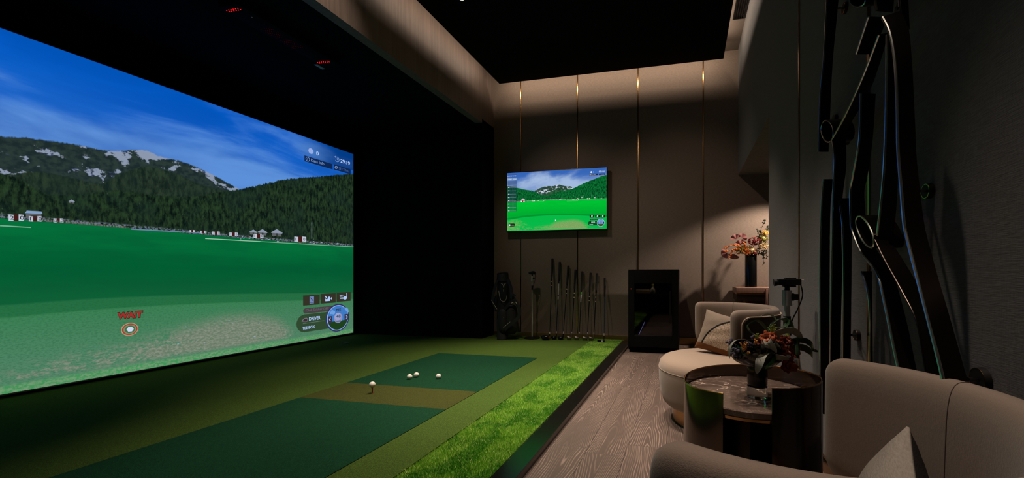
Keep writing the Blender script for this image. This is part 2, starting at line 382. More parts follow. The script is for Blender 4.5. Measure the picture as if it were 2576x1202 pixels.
# ------------------------------------------------------------------ landscape pictures
def landscape(name, ar, C):
    n = NT(name); uv = n.n('ShaderNodeUVMap').outputs[0]
    sp = n.n('ShaderNodeSeparateXYZ'); n.put(sp.inputs[0], uv); u, v = sp.outputs[0], sp.outputs[1]
    p = n.scale(uv, (ar, 1, 1))
    tn = n.m('SUBTRACT', n.noise(n.scale(p, (1, .25, 1)), 110, 2, .7), .5)         # tree tops
    tb = n.m('SUBTRACT', n.noise(p, 9, 4, .6), .5)
    # sky
    warp = n.noise(n.scale(p, (.8, 2.0, 1), rot=(0, 0, C['tilt'])), 1.5, 3, .5, .2)
    wisps = n.noise(n.scale(p, C['cs'], rot=(0, 0, C['tilt'])), C['csc'], 5, .55, .35)
    cl = n.m('ADD', n.m('MULTIPLY', warp, .5), n.m('MULTIPLY', wisps, .5))
    low = n.curve(v, C['cloudv'])
    cl = n.step(n.m('ADD', cl, n.m('SUBTRACT', low, .5)), C['c0'], C['c1'])
    sky = n.mix(n.step(v, .55, 1.), lin(C['sky_lo']), lin(C['sky_hi']))
    sky = n.mix(cl, sky, lin(C['cloud']))
    sky = n.mix(n.m('MULTIPLY', n.step(wisps, .35, .6, 1, 0), .35), sky, lin(C['sky_dk']))
    if 'shade_v' in C:
        sky = n.mix(n.m('MULTIPLY', n.m('MULTIPLY', n.step(v, C['shade_v']-.003, C['shade_v']+.003), n.step(u, .78, .97)), .8), sky, lin(C['sky_tr']))
    col = sky
    # snowy mountain
    def mask(pts, amp, soft=.003):
        s = n.m('ADD', n.curve(u, pts), n.m('MULTIPLY', tn, amp))
        return n.step(n.m('SUBTRACT', s, v), -soft, soft), n.m('SUBTRACT', n.curve(u, pts), v)
    k1, d1 = mask(C['m1'], C['j1'])
    rk = n.noise(n.scale(p, (1, 1.6, 1)), C['rk'], 5, .62, .3)
    rock = n.mix(n.step(n.noise(p, 60, 3), .35, .65), lin(C['rock0']), lin(C['rock1']))
    rock = n.mix(n.step(rk, .55, .60), rock, lin(C['rock2']))
    sn = n.m('ADD', rk, n.m('MULTIPLY', n.m('SUBTRACT', n.noise(n.scale(p, (1, .8, 1)), 34, 4, .7), .5), .30))
    rock = n.mix(n.m('MULTIPLY', n.step(sn, C['snow'], C['snow']+.035), n.step(n.m('ABSOLUTE', n.m('SUBTRACT', d1, C['sn_d'])), C['sn_w']*.6, C['sn_w'], 1, 0)), rock, lin(C['snowc']))
    col = n.mix(k1, col, rock)
    def forest(c0, c1, sc):
        a = n.noise(n.scale(p, (1, .33, 1)), sc, 3, .7); b = n.noise(p, 8, 3)
        f = n.mix(n.step(a, .34, .68), lin(c0), lin(c1))
        return n.mix(n.m('MULTIPLY', n.step(b, .45, .65), .45), f, lin(C['fo_alt']))
    k2, _ = mask(C['m2'], C['j2']); col = n.mix(k2, col, forest(C['f2a'], C['f2b'], C['fs']*.8))
    k3, _ = mask(C['m3'], C['j3']); f3 = forest(C['f3a'], C['f3b'], C['fs'])
    pale = n.noise(n.scale(p, (1, .35, 1)), C['fs']*.9, 2, .6)
    f3 = n.mix(n.m('MULTIPLY', n.step(pale, .69, .74), n.step(n.m('SUBTRACT', v, n.curve(u, C['fld'])), 0., .13, .8, .12)), f3, lin(C['fpale']))
    col = n.mix(k3, col, f3)
    # haze line and field
    vf = n.curve(u, C['fld'])
    hz = n.step(n.m('ABSOLUTE', n.m('SUBTRACT', n.m('SUBTRACT', v, vf), .006)), .002, .009, 1, 0)
    bits = n.step(n.noise(n.scale(p, (1, .8, 1)), 150, 2, .6), .42, .6)
    col = n.mix(n.m('MULTIPLY', hz, n.m('MULTIPLY', bits, .75)), col, lin(C['edge']))
    kf = n.step(n.m('SUBTRACT', vf, v), -.0015, .0015)
    dep = n.m('SUBTRACT', vf, v)
    g1 = n.noise(n.scale(p, (1, 5, 1)), 3.2, 3, .6); g2 = n.noise(n.scale(p, (1, 1.8, 1)), 150, 3, .7)
    fcol = n.mix(n.step(dep, 0, C['gd']), lin(C['g0']), lin(C['g1']))
    fcol = n.mix(n.m('MULTIPLY', n.step(g1, .4, .65), .45), fcol, lin(C['g1d']))
    zone = n.step(n.m('SUBTRACT', n.curve(u, C['zone']), v), -.004, .004)
    zone2 = n.step(n.m('SUBTRACT', n.m('SUBTRACT', n.curve(u, C['zone']), C['zb']), v), -.004, .004)
    fcol = n.mix(zone, fcol, lin(C['z1'])); fcol = n.mix(zone2, fcol, n.mix(n.step(v, 0, .3), lin(C['z3']), lin(C['z2'])))
    fcol = n.mix(n.m('MULTIPLY', n.m('MULTIPLY', n.step(g2, .42, .66), .4), n.step(dep, .02, .35)), fcol, lin(C['gsp']))
    if C['wash'] > 0:
        fcol = n.mix(n.m('MULTIPLY', n.step(v, .36, .2), C['wash']), fcol, lin(C['washc']))
    # bare straw patches
    sd = n.m('SUBTRACT', n.curve(u, C['sand']), v)
    s1 = n.noise(n.scale(p, (1, 2.6, 1), rot=(0, 0, .12)), 17, 5, .72, .4); s2 = n.noise(n.scale(p, (1, 1.6, 1)), 90, 3, .7)
    sm = n.m('ADD', n.m('MULTIPLY', s1, .72), n.m('MULTIPLY', s2, .38))
    dens = n.m('MULTIPLY', n.step(sd, -.03, .05), n.step(v, C['sb'], C['sb']+.02))
    sm = n.m('MULTIPLY', n.step(n.m('ADD', sm, n.m('MULTIPLY', n.curve(u, C['sdens']), .3)), .62, .76), dens)
    sc_ = n.mix(n.step(s2, .35, .7), lin(C['s0']), lin(C['s1']))
    sc_ = n.mix(n.step(n.noise(n.scale(p, (1, 2.2, 1)), 60, 1), .72, .75), sc_, lin(C['s2']))
    fcol = n.mix(sm, fcol, sc_)
    if 'lip' in C: fcol = n.mix(n.m('MULTIPLY', n.step(v, .028, .016), .75), fcol, n.mix(n.step(s2, .4, .6), lin(C['lip']), lin(C['lip2'])))
    col = n.mix(kf, col, fcol)
    bw = n.n('ShaderNodeMix', data_type='RGBA')
    n.emit(col, C['str']); return n.mat

SY0, SY1, SZ0, SZ1 = .31, 5.0, .072, 2.70
def S(px, py):
    p = onX(px, py, XS); return ((p.y-SY0)/(SY1-SY0), (p.z-SZ0)/(SZ1-SZ0))
BIG = dict(
    tilt=-.02, cs=(.9, 3.6, 1), csc=1.8, cloudv=[(0, .5), (.5, .56), (.62, .60), (.74, .56), (.84, .42), (.92, .40), (1, .36)], c0=.38, c1=.56,
    sky_lo=(52, 118, 204), sky_hi=(2, 92, 198), sky_dk=(2, 62, 156), cloud=(92, 144, 216), sky_tr=(2, 48, 112), shade_v=S(860, 420)[1]-.0,
    m1=[S(*q) for q in [(0, 342), (60, 346), (110, 352), (200, 365), (270, 379), (370, 380), (400, 393), (460, 407), (520, 432), (560, 453), (598, 474), (640, 500), (700, 540)]], j1=.010,
    rk=8., rock0=(28, 42, 44), rock1=(44, 58, 54), rock2=(58, 68, 96), snow=.55, sn_d=.06, sn_w=.10, snowc=(138, 150, 172),
    m2=[S(*q) for q in [(0, 440), (100, 432), (180, 447), (250, 462), (290, 442), (330, 427), (380, 420), (440, 436), (500, 462), (580, 483), (640, 500), (889, 520)]], j2=.012,
    m3=[S(*q) for q in [(0, 436), (50, 450), (80, 470), (140, 490), (200, 488), (300, 480), (400, 492), (480, 494), (560, 482), (600, 476), (650, 466), (720, 451), (800, 444), (860, 439), (889, 437)]], j3=.020,
    f2a=(20, 34, 30), f2b=(44, 60, 44), f3a=(8, 20, 18), f3b=(40, 62, 38), fo_alt=(26, 44, 38), fpale=(96, 118, 96), fs=85,
    fld=[S(*q) for q in [(0, 549), (300, 572), (600, 598), (889, 620)]], edge=(120, 132, 150), gd=.14,
    g0=(4, 112, 58), g1=(2, 92, 50), g1d=(4, 84, 48), gsp=(10, 82, 44),
    zone=[S(*q) for q in [(0, 768), (150, 757), (300, 748), (500, 741), (700, 738), (889, 736)]], zb=.035,
    z1=(34, 108, 64), z2=(50, 126, 78), z3=(84, 132, 104), wash=.08, washc=(70, 132, 92),
    sand=[S(*q) for q in [(0, 940), (120, 905), (220, 880), (320, 862), (400, 838), (480, 815), (590, 792), (680, 797), (735, 825), (760, 850), (889, 880)]],
    sdens=[(0, .5), S(0, 900)[0:1]+(.35,), S(200, 900)[0:1]+(.42,), S(420, 850)[0:1]+(.6,), S(560, 850)[0:1]+(.95,), S(680, 850)[0:1]+(.9,), S(740, 850)[0:1]+(.3,), (1, 0)],
    sb=.02, s0=(100, 120, 98), s1=(138, 146, 130), s2=(150, 165, 195), lip=(60, 150, 84), lip2=(122, 160, 118), str=1.)
def T(cx, cy):       # picture pixels on the television, measured in a close-up, as u,v
    p = onY(1240+cx/5.4625, 400+cy/5.4625, 5.36); return ((p.x-TX0)/(TX1-TX0), (p.z-TV0)/(TV1-TV0))
a = onY(1275.5, 434.5, 5.36); b = onY(1526, 575.5, 5.36)
TX0, TX1 = a.x, b.x; TV0, TV1 = b.z+.004, a.z-.006
TVC = dict(BIG, tilt=-.2, cs=(1, 1.7, 1), csc=1.6, cloudv=[(0, .5), (.7, .62), (.8, .56), (.92, .46), (1, .4)], c0=.40, c1=.6,
    sky_lo=(98, 146, 214), sky_hi=(52, 100, 182), sky_dk=(58, 100, 178), cloud=(162, 186, 222), sky_tr=(50, 80, 150),
    m1=[T(*q) for q in [(200, 520), (520, 470), (570, 438), (640, 402), (740, 372), (830, 370), (900, 350), (980, 368), (1080, 380), (1110, 410), (1200, 470), (1560, 560)]], j1=.012, rk=16,
    rock0=(34, 58, 50), rock1=(52, 82, 62), rock2=(90, 96, 116), snow=.55, sn_d=.06, sn_w=.09, snowc=(205, 214, 232),
    m2=[T(*q) for q in [(200, 540), (640, 500), (740, 478), (830, 430), (900, 412), (1000, 440), (1100, 470), (1560, 520)]], j2=.012,
    m3=[T(*q) for q in [(200, 375), (330, 395), (400, 412), (450, 422), (560, 442), (640, 480), (700, 502), (760, 506), (830, 480), (900, 452), (1000, 430), (1100, 402), (1250, 332), (1400, 272), (1480, 240), (1560, 218)]], j3=.03,
    f2a=(10, 60, 36), f2b=(60, 110, 70), f3a=(2, 44, 24), f3b=(16, 130, 56), fo_alt=(4, 92, 40), fpale=(120, 190, 130), fs=70,
    fld=[T(*q) for q in [(200, 592), (500, 577), (700, 566), (1100, 556), (1560, 548)]], edge=(200, 200, 205), gd=.3,
    g0=(0, 196, 52), g1=(0, 168, 46), g1d=(0, 180, 48), gsp=(0, 150, 44),
    zone=[T(*q) for q in [(200, 812), (400, 782), (600, 762), (800, 750), (1000, 748), (1200, 752), (1400, 762), (1560, 770)]], zb=.028,
    z1=(0, 146, 50), z2=(6, 190, 70), z3=(8, 190, 78), wash=0,
    sand=[T(*q) for q in [(200, 870), (280, 840), (420, 860), (520, 930), (640, 925), (780, 905), (880, 860), (1000, 846), (1120, 836), (1220, 858), (1300, 905), (1380, 950), (1560, 980)]],
    sdens=[(0, .5), (.1, .4), (.2, .2), (.35, .4), (.5, .7), (.6, .9), (.72, .9), (.8, .4), (1, 0)],
    sb=.0, s0=(92, 160, 78), s1=(160, 172, 116), s2=(190, 200, 190), str=1.0)
TVC.pop('lip'); TVC.pop('shade_v')

def quad_uv(name, pts, mat, parent):
    me = bpy.data.meshes.new(name); W = WM.get(parent.name, Matrix()); inv = W.inverted()
    me.from_pydata([tuple(inv @ Vector(p)) for p in pts], [], [(0, 1, 2, 3)])
    ul = me.uv_layers.new(name='UVMap')
    for i, c in enumerate([(0, 0), (1, 0), (1, 1), (0, 1)]): ul.data[i].uv = c
    me.materials.append(mat)
    o = bpy.data.objects.new(name, me); COL.objects.link(o); o.parent = parent; WM[o.name] = W
    return o

class Ink:
    """flat graphics shown on a display: polygons, discs, rings and lettering in the plane of the display"""
    def __init__(s, place, unproj, depth):
        s.place = place; s.un = unproj; s.depth = depth; s.mb = MB(); s.mats = []
    def mi(s, m):
        if m not in s.mats: s.mats.append(m)
        s.mb.cur = s.mats.index(m)
    def px(s, x, y): return s.un(x, y)
    def sc(s, x, y): return s.depth(x, y)/F
    def poly2(s, pts, m, l=1):
        s.mi(m); s.mb.add([s.place(a, b, l) for a, b in pts], [tuple(range(len(pts)))])
    def poly(s, pts, m, l=1): s.poly2([s.un(*p) for p in pts], m, l)
    def rect(s, x0, y0, x1, y1, m, l=1, rad=0):
        # x0,y0 top left; the height is read at the left edge (y0..y1 at x0)
        a, zt = s.un(x0, y0); _, zb = s.un(x0, y1); b, _ = s.un(x1, y0)
        if rad:
            r = min((zt-zb)/2, (b-a)/2)*rad; P = []
            for cx, cy, a0 in ((b-r, zt-r, 0), (a+r, zt-r, 90), (a+r, zb+r, 180), (b-r, zb+r, 270)):
                P += [(cx+r*math.cos(R(a0+k*15)), cy+r*math.sin(R(a0+k*15))) for k in range(7)]
            s.poly2(P, m, l)
        else: s.poly2([(a, zb), (b, zb), (b, zt), (a, zt)], m, l)
    def disc(s, x, y, r, m, l=1, n=28, a0=0, a1=360):
        a, b = s.un(x, y); r = r*s.sc(x, y)
        s.poly2([(a+r*math.cos(R(a0+(a1-a0)*k/(n if a1-a0 == 360 else n-1))), b+r*math.sin(R(a0+(a1-a0)*k/(n if a1-a0 == 360 else n-1)))) for k in range(n)], m, l)
    def ring(s, x, y, r0, r1, m, l=1, n=28, a0=0, a1=360):
        a, b = s.un(x, y); k_ = s.sc(x, y); s.mi(m)
        for k in range(n):
            t0 = R(a0+(a1-a0)*k/n); t1 = R(a0+(a1-a0)*(k+1)/n)
            P = [(a+r*k_*math.cos(t), b+r*k_*math.sin(t)) for r, t in ((r0, t0), (r1, t0), (r1, t1), (r0, t1))]
            s.mb.add([s.place(p, q, l) for p, q in P], [(0, 1, 2, 3)])
    def line(s, x0, y0, x1, y1, w, m, l=1):
        a = Vector(s.un(x0, y0)); b = Vector(s.un(x1, y1)); d = (b-a).normalized(); k = w*s.sc(x0, y0)/2
        q = Vector((-d.y, d.x))*k
        s.poly2([tuple(a-q), tuple(b-q), tuple(b+q), tuple(a+q)], m, l)
    def text(s, body, x, y, h, m, l=2, w=None, bold=.0, shear=0):
        # x,y: left end of the baseline; h: capital height in pixels; w: pixel x of the right end
        cu = bpy.data.curves.new('t', 'FONT'); cu.body = body; cu.size = 1; cu.offset = bold; cu.shear = shear; cu.resolution_u = 3
        ob = bpy.data.objects.new('t', cu); COL.objects.link(ob)
        dg = bpy.context.evaluated_depsgraph_get(); me = bpy.data.meshes.new_from_object(ob.evaluated_get(dg))
        vs = [v.co.copy() for v in me.vertices]
        x0 = min(v.x for v in vs); x1 = max(v.x for v in vs); cap = .729*.95
        a, b = s.un(x, y); k = h*s.sc(x, y)/cap
        kx = k if w is None else (s.un(w, y)[0]-a)/(x1-x0)
        s.mi(m); s.mb.add([s.place(a+(v.x-x0)*kx, b+v.y*k, l) for v in vs], [tuple(p.vertices) for p in me.polygons])
        bpy.data.objects.remove(ob); bpy.data.curves.remove(cu); bpy.data.meshes.remove(me)
    def build(s, name, parent, label=None):
        o = s.mb.build(name, s.mats, parent, smooth=False)
        if label: o['label'] = label
        return o

# ------------------------------------------------------------------ projection screen
scr = thing('projection_screen', (XS, (SY0+SY1)/2, TZ), 'huge projection screen showing a green driving range below snowy mountains', 'projection screen')
quad_uv('projected_picture', [(XS, SY0, SZ0), (XS, SY1, SZ0), (XS, SY1, SZ1), (XS, SY0, SZ1)], landscape('projected_range_picture', (SY1-SY0)/(SZ1-SZ0), BIG), scr)
MB().box((XS-.03, SY0-.02, SZ0-.012), (XS-.004, SY1+.014, SZ1+.008), .003).build('screen_cloth', plain('dark_screen_cloth', (120, 112, 112), .8), scr)
MB().box((XS-.12, SY0-.05, SZ1-.02), (XS-.03, SY1+.05, SZ1+.05), .004).build('frame', M['black'], scr)
def bigun(x, y): p = onX(x, y, XS); return (p.y, p.z)
def bigdep(x, y): p = onX(x, y, XS); return -p.x*ST+p.y*CT
def ink_big(): return Ink(lambda a, b, l: (XS+.0012*l, a, b), bigun, bigdep)
W1 = em((176, 202, 245)); W2 = em((130, 162, 215))
k = ink_big()
k.disc(782, 380, 7, em((150, 172, 228))); k.build('ball_icon', scr, 'pale golf ball symbol')
k = ink_big()
k.text('0', 795, 389.4, 9.2, W1, bold=.02, w=801.5)
k.build('count', scr, 'white zero')
k = ink_big()
k.ring(848, 400.8, 5.2, 6.4, W2, a0=-150, a1=150); k.line(848, 401.5, 848, 397, 1.2, W2); k.line(848, 401.2, 851, 402.4, 1.2, W2)
k.poly([(841.4, 393.4), (844.5, 392.2), (843.6, 396.2)], W2)
k.text('29:19', 856.2, 408.0, 8.6, W1, w=880, bold=.03)
k.build('clock', scr, 'pale clock reading')
k = ink_big(); DB = em((14, 38, 82))
k.rect(765.6, 390.7, 836.6, 405.2, DB); k.rect(839.3, 412.7, 881.9, 426.0, DB)
k.ring(773.7, 400.2, 4.4, 5.6, W2, 2); k.text('?', 771.9, 403, 5.2, W2); k.text('Data Info', 782, 405.6, 7, W2, w=815.3)
k.ring(845.3, 421, 2.2, 3.4, W2, 2, 12); k.text('SETTING', 852, 425.8, 5.8, em((70, 104, 165)), w=877.8)
for q in range(8):
    k.disc(845.3+3.6*math.cos(q*PI/4)*.85, 421+3.6*math.sin(q*PI/4), .8, W2, 2, 6)
k.build('menu_buttons', scr, 'dark blue menu buttons')
k = ink_big(); OB = em((52, 50, 38))
for x0, yt, yb, x1 in ((762.2, 743, 768.7, 804), (806.2, 739, 763.8, 844.5), (846.6, 735.8, 759.3, 882)): k.rect(x0, yt, x1, yb, OB)
k.rect(778.5, 745.6, 789.5, 763.6, em((112, 132, 180)), 2); k.line(780.5, 748.5, 788, 757.5, 1.8, OB, 3); k.line(778.5, 761, 789.5, 760.2, 1., OB, 3)
k.rect(818, 746.6, 830, 757.6, W1, 2); k.disc(821.5, 748, 4.6, OB, 3); k.line(817.3, 744.6, 822.6, 750.6, 2.8, W1, 4); k.poly([(831.5, 749.5), (834.3, 747), (834.3, 753.4), (831.5, 752)], W1, 2)
k.disc(868, 749, 4.6, W1, 2); k.line(871.6, 737, 871.6, 751, 1.6, W1, 3)
for q in range(3): k.line(854+q*.6, 742.4+q*4.4, 866, 744.6+q*3.4, 1.0, W1, 2)
k.build('shortcut_buttons', scr, 'three dark buttons with pale icons')
k = ink_big()
k.rect(762.5, 775.6, 856, 789.3, em((72, 64, 66)), 1, 1); k.text('Club Sticker OFF', 769, 783.6, 6.4, em((104, 102, 116)), w=826.5)
k.rect(745.5, 793, 856, 838.5, em((48, 72, 48)), 1, 1)
k.text('DRIVER', 777, 806.3, 8.6, W1, w=806, bold=.02); k.text('TEE BOX', 760.4, 829.0, 6.8, W1, w=791.6, bold=.02)
k.line(761.6, 813.9, 815.7, 806.2, 1.1, em((120, 138, 132)))
k.poly([(758.2, 808.6), (761, 804), (766, 800), (771, 799), (773.6, 801), (773.6, 808), (768, 809.8)], em((120, 118, 130)), 2)
k.poly([(760.2, 808.2), (763, 804), (767, 801.4), (771, 801), (772.4, 803), (772.4, 807.4), (768, 809)], em((58, 44, 48)), 3)
k.build('club_panel', scr, 'green panel naming the club')
k = ink_big()
k.disc(849.5, 799, 34.9, em((48, 52, 92)), 2, 48); k.disc(849.5, 799, 31.8, em((142, 172, 235)), 3, 48); k.disc(849.5, 799, 29.9, em((62, 122, 196)), 4, 48)
k.disc(849.5, 799, 29.9, em((30, 64, 26)), 5, 26, 195, 345)
for x, y, r in ((835, 784, 4), (838, 786, 5), (832, 787, 3.4), (869, 776, 3), (872, 779, 4), (874, 783, 3)): k.disc(x, y, r, em((110, 158, 220)), 5, 14)
k.disc(849.8, 799.3, 12.6, em((138, 142, 190)), 6); k.disc(848.6, 796.2, 9.5, em((158, 160, 204)), 7)
k.text('TEE', 843.5, 783.2, 6, em((48, 32, 40)), 8, w=856.5, bold=.03)
k.text('48', 844.3, 799.6, 7.6, em((60, 92, 120)), 8, w=855.6, bold=.03); k.rect(844.8, 806.4, 855.6, 810.2, em((92, 108, 138)), 8)
AB = em((52, 50, 78))
k.rect(823.8, 796, 833.8, 813, AB, 8); k.rect(865.2, 790.2, 875, 805.4, AB, 8)
k.line(830.2, 799, 826.6, 803.8, 1.5, W1, 9); k.line(826.6, 803.6, 830.2, 807, 1.5, W1, 9)
k.line(869.2, 793.4, 872.8, 797.2, 1.5, W1, 9); k.line(872.8, 797, 869.2, 801, 1.5, W1, 9)
k.build('tee_gauge', scr, 'round blue dial with a golf ball picture')
k = ink_big()
k.text('WAIT', 294.6, 802.3, 15.4, em((40, 22, 18)), 1, w=360.4, bold=.085, shear=.1); k.text('WAIT', 295.4, 801.6, 14.2, em((160, 46, 42)), 2, w=358.8, bold=.05, shear=.1)
k.disc(326.2, 828, 16.2, em((172, 160, 128)), 1, 40); k.disc(326.2, 828, 14.6, em((166, 62, 50)), 2, 40); k.disc(326.2, 828, 12.0, em((128, 138, 100)), 3, 36); k.disc(326.2, 828, 9.6, em((66, 112, 74)), 4, 36)
k.disc(326.2, 827.8, 6.8, em((206, 214, 240)), 5, 6)
k.build('wait_signal', scr, 'red lettering above a round target')
k = ink_big()
LW = em((120, 168, 140)); k.poly([(0, 565.5), (78, 571), (78, 573.2), (0, 569)], LW); k.build('range_line', scr); k = ink_big(); k.poly([(516, 598.6), (655, 606.4), (655, 608.6), (516, 601)], em((140, 190, 158))); k.poly([(655, 606.6), (889, 620.2), (889, 622), (655, 608.4)], LW)
k.build('range_line', scr)
k = ink_big()
BW = em((190, 196, 210)); BR = em((66, 26, 26)); BK = em((20, 24, 28))
for x, y, s_, tx in ((755, 601, 30, '100'), (650, 593, 25, '100'), (587, 589, 21, '200'), (543, 586, 19, '200'), (511, 583.3, 16, '200'), (483, 581, 13, ' '), (40, 547, 38, '200'), (88, 550, 32, '150'), (146, 554, 24, '200')):
    h = s_*.42; w3 = s_/3
    for q, ch in enumerate(tx if len(tx) == 3 else '   '):
        cx = x-s_/2+q*w3
        k.rect(cx, y-h/2, cx+w3-.1, y+h/2, BR if q == 1 else BW, 2)
        if ch != ' ' and q != 1: k.text(ch, cx+w3*.25, y+h*.32, h*.62, BK, 3)
    k.build('distance_board', scr); k = ink_big()
HR = em((138, 148, 168)); HW = em((92, 96, 98)); HD = em((52, 56, 54))
k.poly([(62, 536), (67, 529.5), (104, 531.5), (107, 538)], em((128, 156, 190))); k.poly([(65, 537), (104, 538.6), (104, 552), (65, 548)], HW); k.poly([(76, 541), (96, 542), (96, 549), (76, 548)], HD, 2)
k.build('hut', scr, 'long grey hut'); k = ink_big()
for x, y, w in ((696, 584, 30), (660, 583, 26), (637, 583, 22), (180, 506, 16)):
    k.poly([(x-w/2, y), (x, y-w*.27), (x+w/2, y+w*.06), (x+w*.42, y+w*.12), (x-w*.46, y+w*.05)], HR, 2); k.poly([(x-w*.4, y), (x, y-w*.2), (x+w*.4, y+w*.04), (x+w*.38, y+w*.36), (x-w*.38, y+w*.3)], HW)
    k.poly([(x-w*.08, y+w*.08), (x+w*.1, y+w*.09), (x+w*.1, y+w*.33), (x-w*.08, y+w*.32)], HD, 2)
    k.build('hut', scr); k = ink_big()
k.rect(783, 559, 784.8, 600, em((120, 134, 150)), 2); k.build('pole', scr); k = ink_big()
k.poly([(330, 574.5), (505, 584.6), (505, 587), (330, 577.5)], em((104, 128, 160))); k.build('haze_strip', scr); k = ink_big()
for q in range(60):
    x = 95+q*3.7; y = 552.5+(x-95)*.0865; k.rect(x, y-2.4, x+2.2, y+2.2, em((118, 112, 108)) if q % 2 else em((92, 92, 88)), 2)
for q in range(34):
    x = random.uniform(590, 886); y = 600+(x-590)*.066+random.uniform(-6, 1); k.rect(x, y-1, x+random.uniform(1.5, 5), y+.8, em((150, 168, 190)) if q % 3 else em((120, 96, 92)), 2)
tag(k.build('fence', scr, 'grey posts and rubble along the horizon'), kind='stuff')

# ------------------------------------------------------------------ television
tv = thing('television', ((TX0+TX1)/2, YB, TV0-.02), 'wall mounted television showing the driving range in bright green', 'television')
MB().box((TX0-.008, 5.362, TV0-.018), (TX1+.008, 5.395, TV1+.010), .003).build('housing', M['plastic'], tv)
MB().box((TX0+.35, 5.395, TV0+.15), (TX1-.35, YB, TV1-.15), .004).build('wall_bracket', M['darkmetal'], tv)
quad_uv('display', [(TX0, 5.3605, TV0), (TX1, 5.3605, TV0), (TX1, 5.3605, TV1), (TX0, 5.3605, TV1)], landscape('television_picture', (TX1-TX0)/(TV1-TV0), TVC), tv)
def tun(cx, cy): p = onY(1240+cx/5.4625, 400+cy/5.4625, 5.36); return (p.x, p.z)
def tdep(cx, cy): p = onY(1240+cx/5.4625, 400+cy/5.4625, 5.36); return (-p.x*ST+p.y*CT)/5.4625
TVI = lambda: Ink(lambda a, b, l: (a, 5.3602-.0004*l, b), tun, tdep)
k = TVI()
WT = em((232, 238, 248)); SH = em((20, 40, 66), 1., .55); NV = em((22, 40, 84))
k.rect(200, 215, 330, 252, em((40, 84, 160), 1., .6)); k.text('DRIVING RANGE', 200, 243, 13, WT, w=320)
k.rect(200, 265, 263, 292, em((130, 160, 205)), 1); k.rect(267, 262, 328, 289, em((130, 160, 205)), 1); k.text('CARRY', 206, 285, 9, WT, w=258); k.text('TOTAL', 273, 283, 9, WT, w=322)
k.rect(202, 302, 328, 358, em((70, 96, 140), 1., .8), 1); k.rect(202, 368, 328, 720, SH, 1)
for q in range(8):
    y = 392+q*45.5; k.line(232, y, 318, y-2, 2, em((150, 170, 190)), 2); k.rect(208, y-5, 228, y+5, em((200, 208, 220)), 2)
k.line(276, 380, 276, 712, 3, em((160, 175, 190)), 2)
k.build('distance_scale', tv, 'dark see-through scale panel')
k = TVI()
k.disc(1352, 180, 12, WT, 1); k.text('0', 1375, 186, 14, WT); k.ring(1470, 172, 9, 13, WT, 1); k.text('27:33', 1486, 180, 16, WT, w=1538)
k.rect(1326, 205, 1447, 228, NV, 1); k.rect(1456, 200, 1540, 222, NV, 1); k.ring(1338, 216, 5, 8, WT, 2); k.text('Data Info', 1352, 222, 8, WT, w=1412); k.text('SETTING', 1482, 214, 8, WT, w=1530)
k.build('score_display', tv, 'white count and clock')
k = TVI()
for x0 in (1330, 1405, 1478):
    k.rect(x0, 770, x0+64, 806, em((10, 26, 14)), 1); k.rect(x0+22, 776, x0+42, 798, WT, 2); k.rect(x0+28, 784, x0+46, 790, em((10, 26, 14)), 3)
k.build('shortcut_buttons', tv)
k = TVI()
k.rect(1332, 822, 1450, 840, em((24, 44, 30)), 1, 1); k.text('Club Sticker OFF', 1342, 835, 7, em((130, 150, 140)), w=1436)
k.rect(1308, 852, 1470, 912, em((8, 78, 34)), 1, 1); k.text('DRIVER', 1352, 872, 11, WT, w=1404, bold=.03); k.text('TEE BOX', 1326, 905, 9, WT, w=1378, bold=.03); k.poly([(1328, 872), (1338, 862), (1348, 862), (1348, 874)], em((20, 20, 26)), 2)
k.build('club_panel', tv)
k = TVI()
k.disc(1482, 874, 57, em((20, 40, 60)), 2, 40); k.disc(1482, 874, 54, em((200, 215, 240)), 3, 40); k.disc(1482, 874, 49, em((110, 160, 220)), 4, 40); k.disc(1482, 874, 49, em((20, 90, 34)), 5, 26, 200, 340)
k.disc(1484, 872, 18, em((120, 130, 160)), 6); k.text('TEE', 1464, 840, 10, em((60, 30, 40)), 7, w=1500); k.rect(1434, 864, 1450, 890, em((20, 40, 80)), 6); k.rect(1514, 862, 1530, 888, em((20, 40, 80)), 6)
k.poly([(1472, 898), (1496, 897), (1484, 914)], em((150, 40, 44)), 7)
k.build('tee_gauge', tv, 'round blue dial')
k = TVI()
k.rect(214, 886, 305, 928, em((24, 52, 26)), 1, 1); k.disc(230, 908, 12, WT, 2); k.text('MENU', 250, 914, 10, em((170, 190, 170)), w=294)
k.build('menu_button', tv)
k = TVI()
k.disc(860, 840, 7, WT, 1)
k.build('ball_marker', tv)
k = TVI()
for x, w in ((410, 52), (560, 30), (620, 24), (705, 26), (925, 24), (1105, 24), (1165, 34), (1313, 44)):
    y = 581-(x-410)*.040; k.rect(x-w/2, y-w*.17, x+w/2, y+w*.17, WT, 1); k.rect(x-w*.17, y-w*.17, x+w*.17, y+w*.17, em((170, 20, 30)), 2); k.build('distance_board', tv); k = TVI()
for x, y, w in ((415, 552, 60), (1225, 524, 34), (1165, 538, 26), (1400, 528, 30), (1490, 535, 24)):
    k.poly([(x-w/2, y+w*.18), (x, y-w*.22), (x+w/2, y+w*.16)], em((205, 200, 210)), 1); k.poly([(x-w*.4, y+w*.14), (x+w*.4, y+w*.14), (x+w*.38, y+w*.42), (x-w*.38, y+w*.42)], em((110, 108, 116)), 1); k.build('hut', tv); k = TVI()
k.rect(1357, 470, 1361, 535, em((150, 170, 160)), 1); k.build('pole', tv); k = TVI()
k.poly([(640, 589), (700, 586), (700, 588), (640, 592)], em((190, 225, 200))); k.build('range_line', tv); k = TVI(); k.poly([(1015, 577), (1170, 573), (1170, 575), (1015, 579.5)], em((120, 210, 140)))
k.build('range_line', tv)

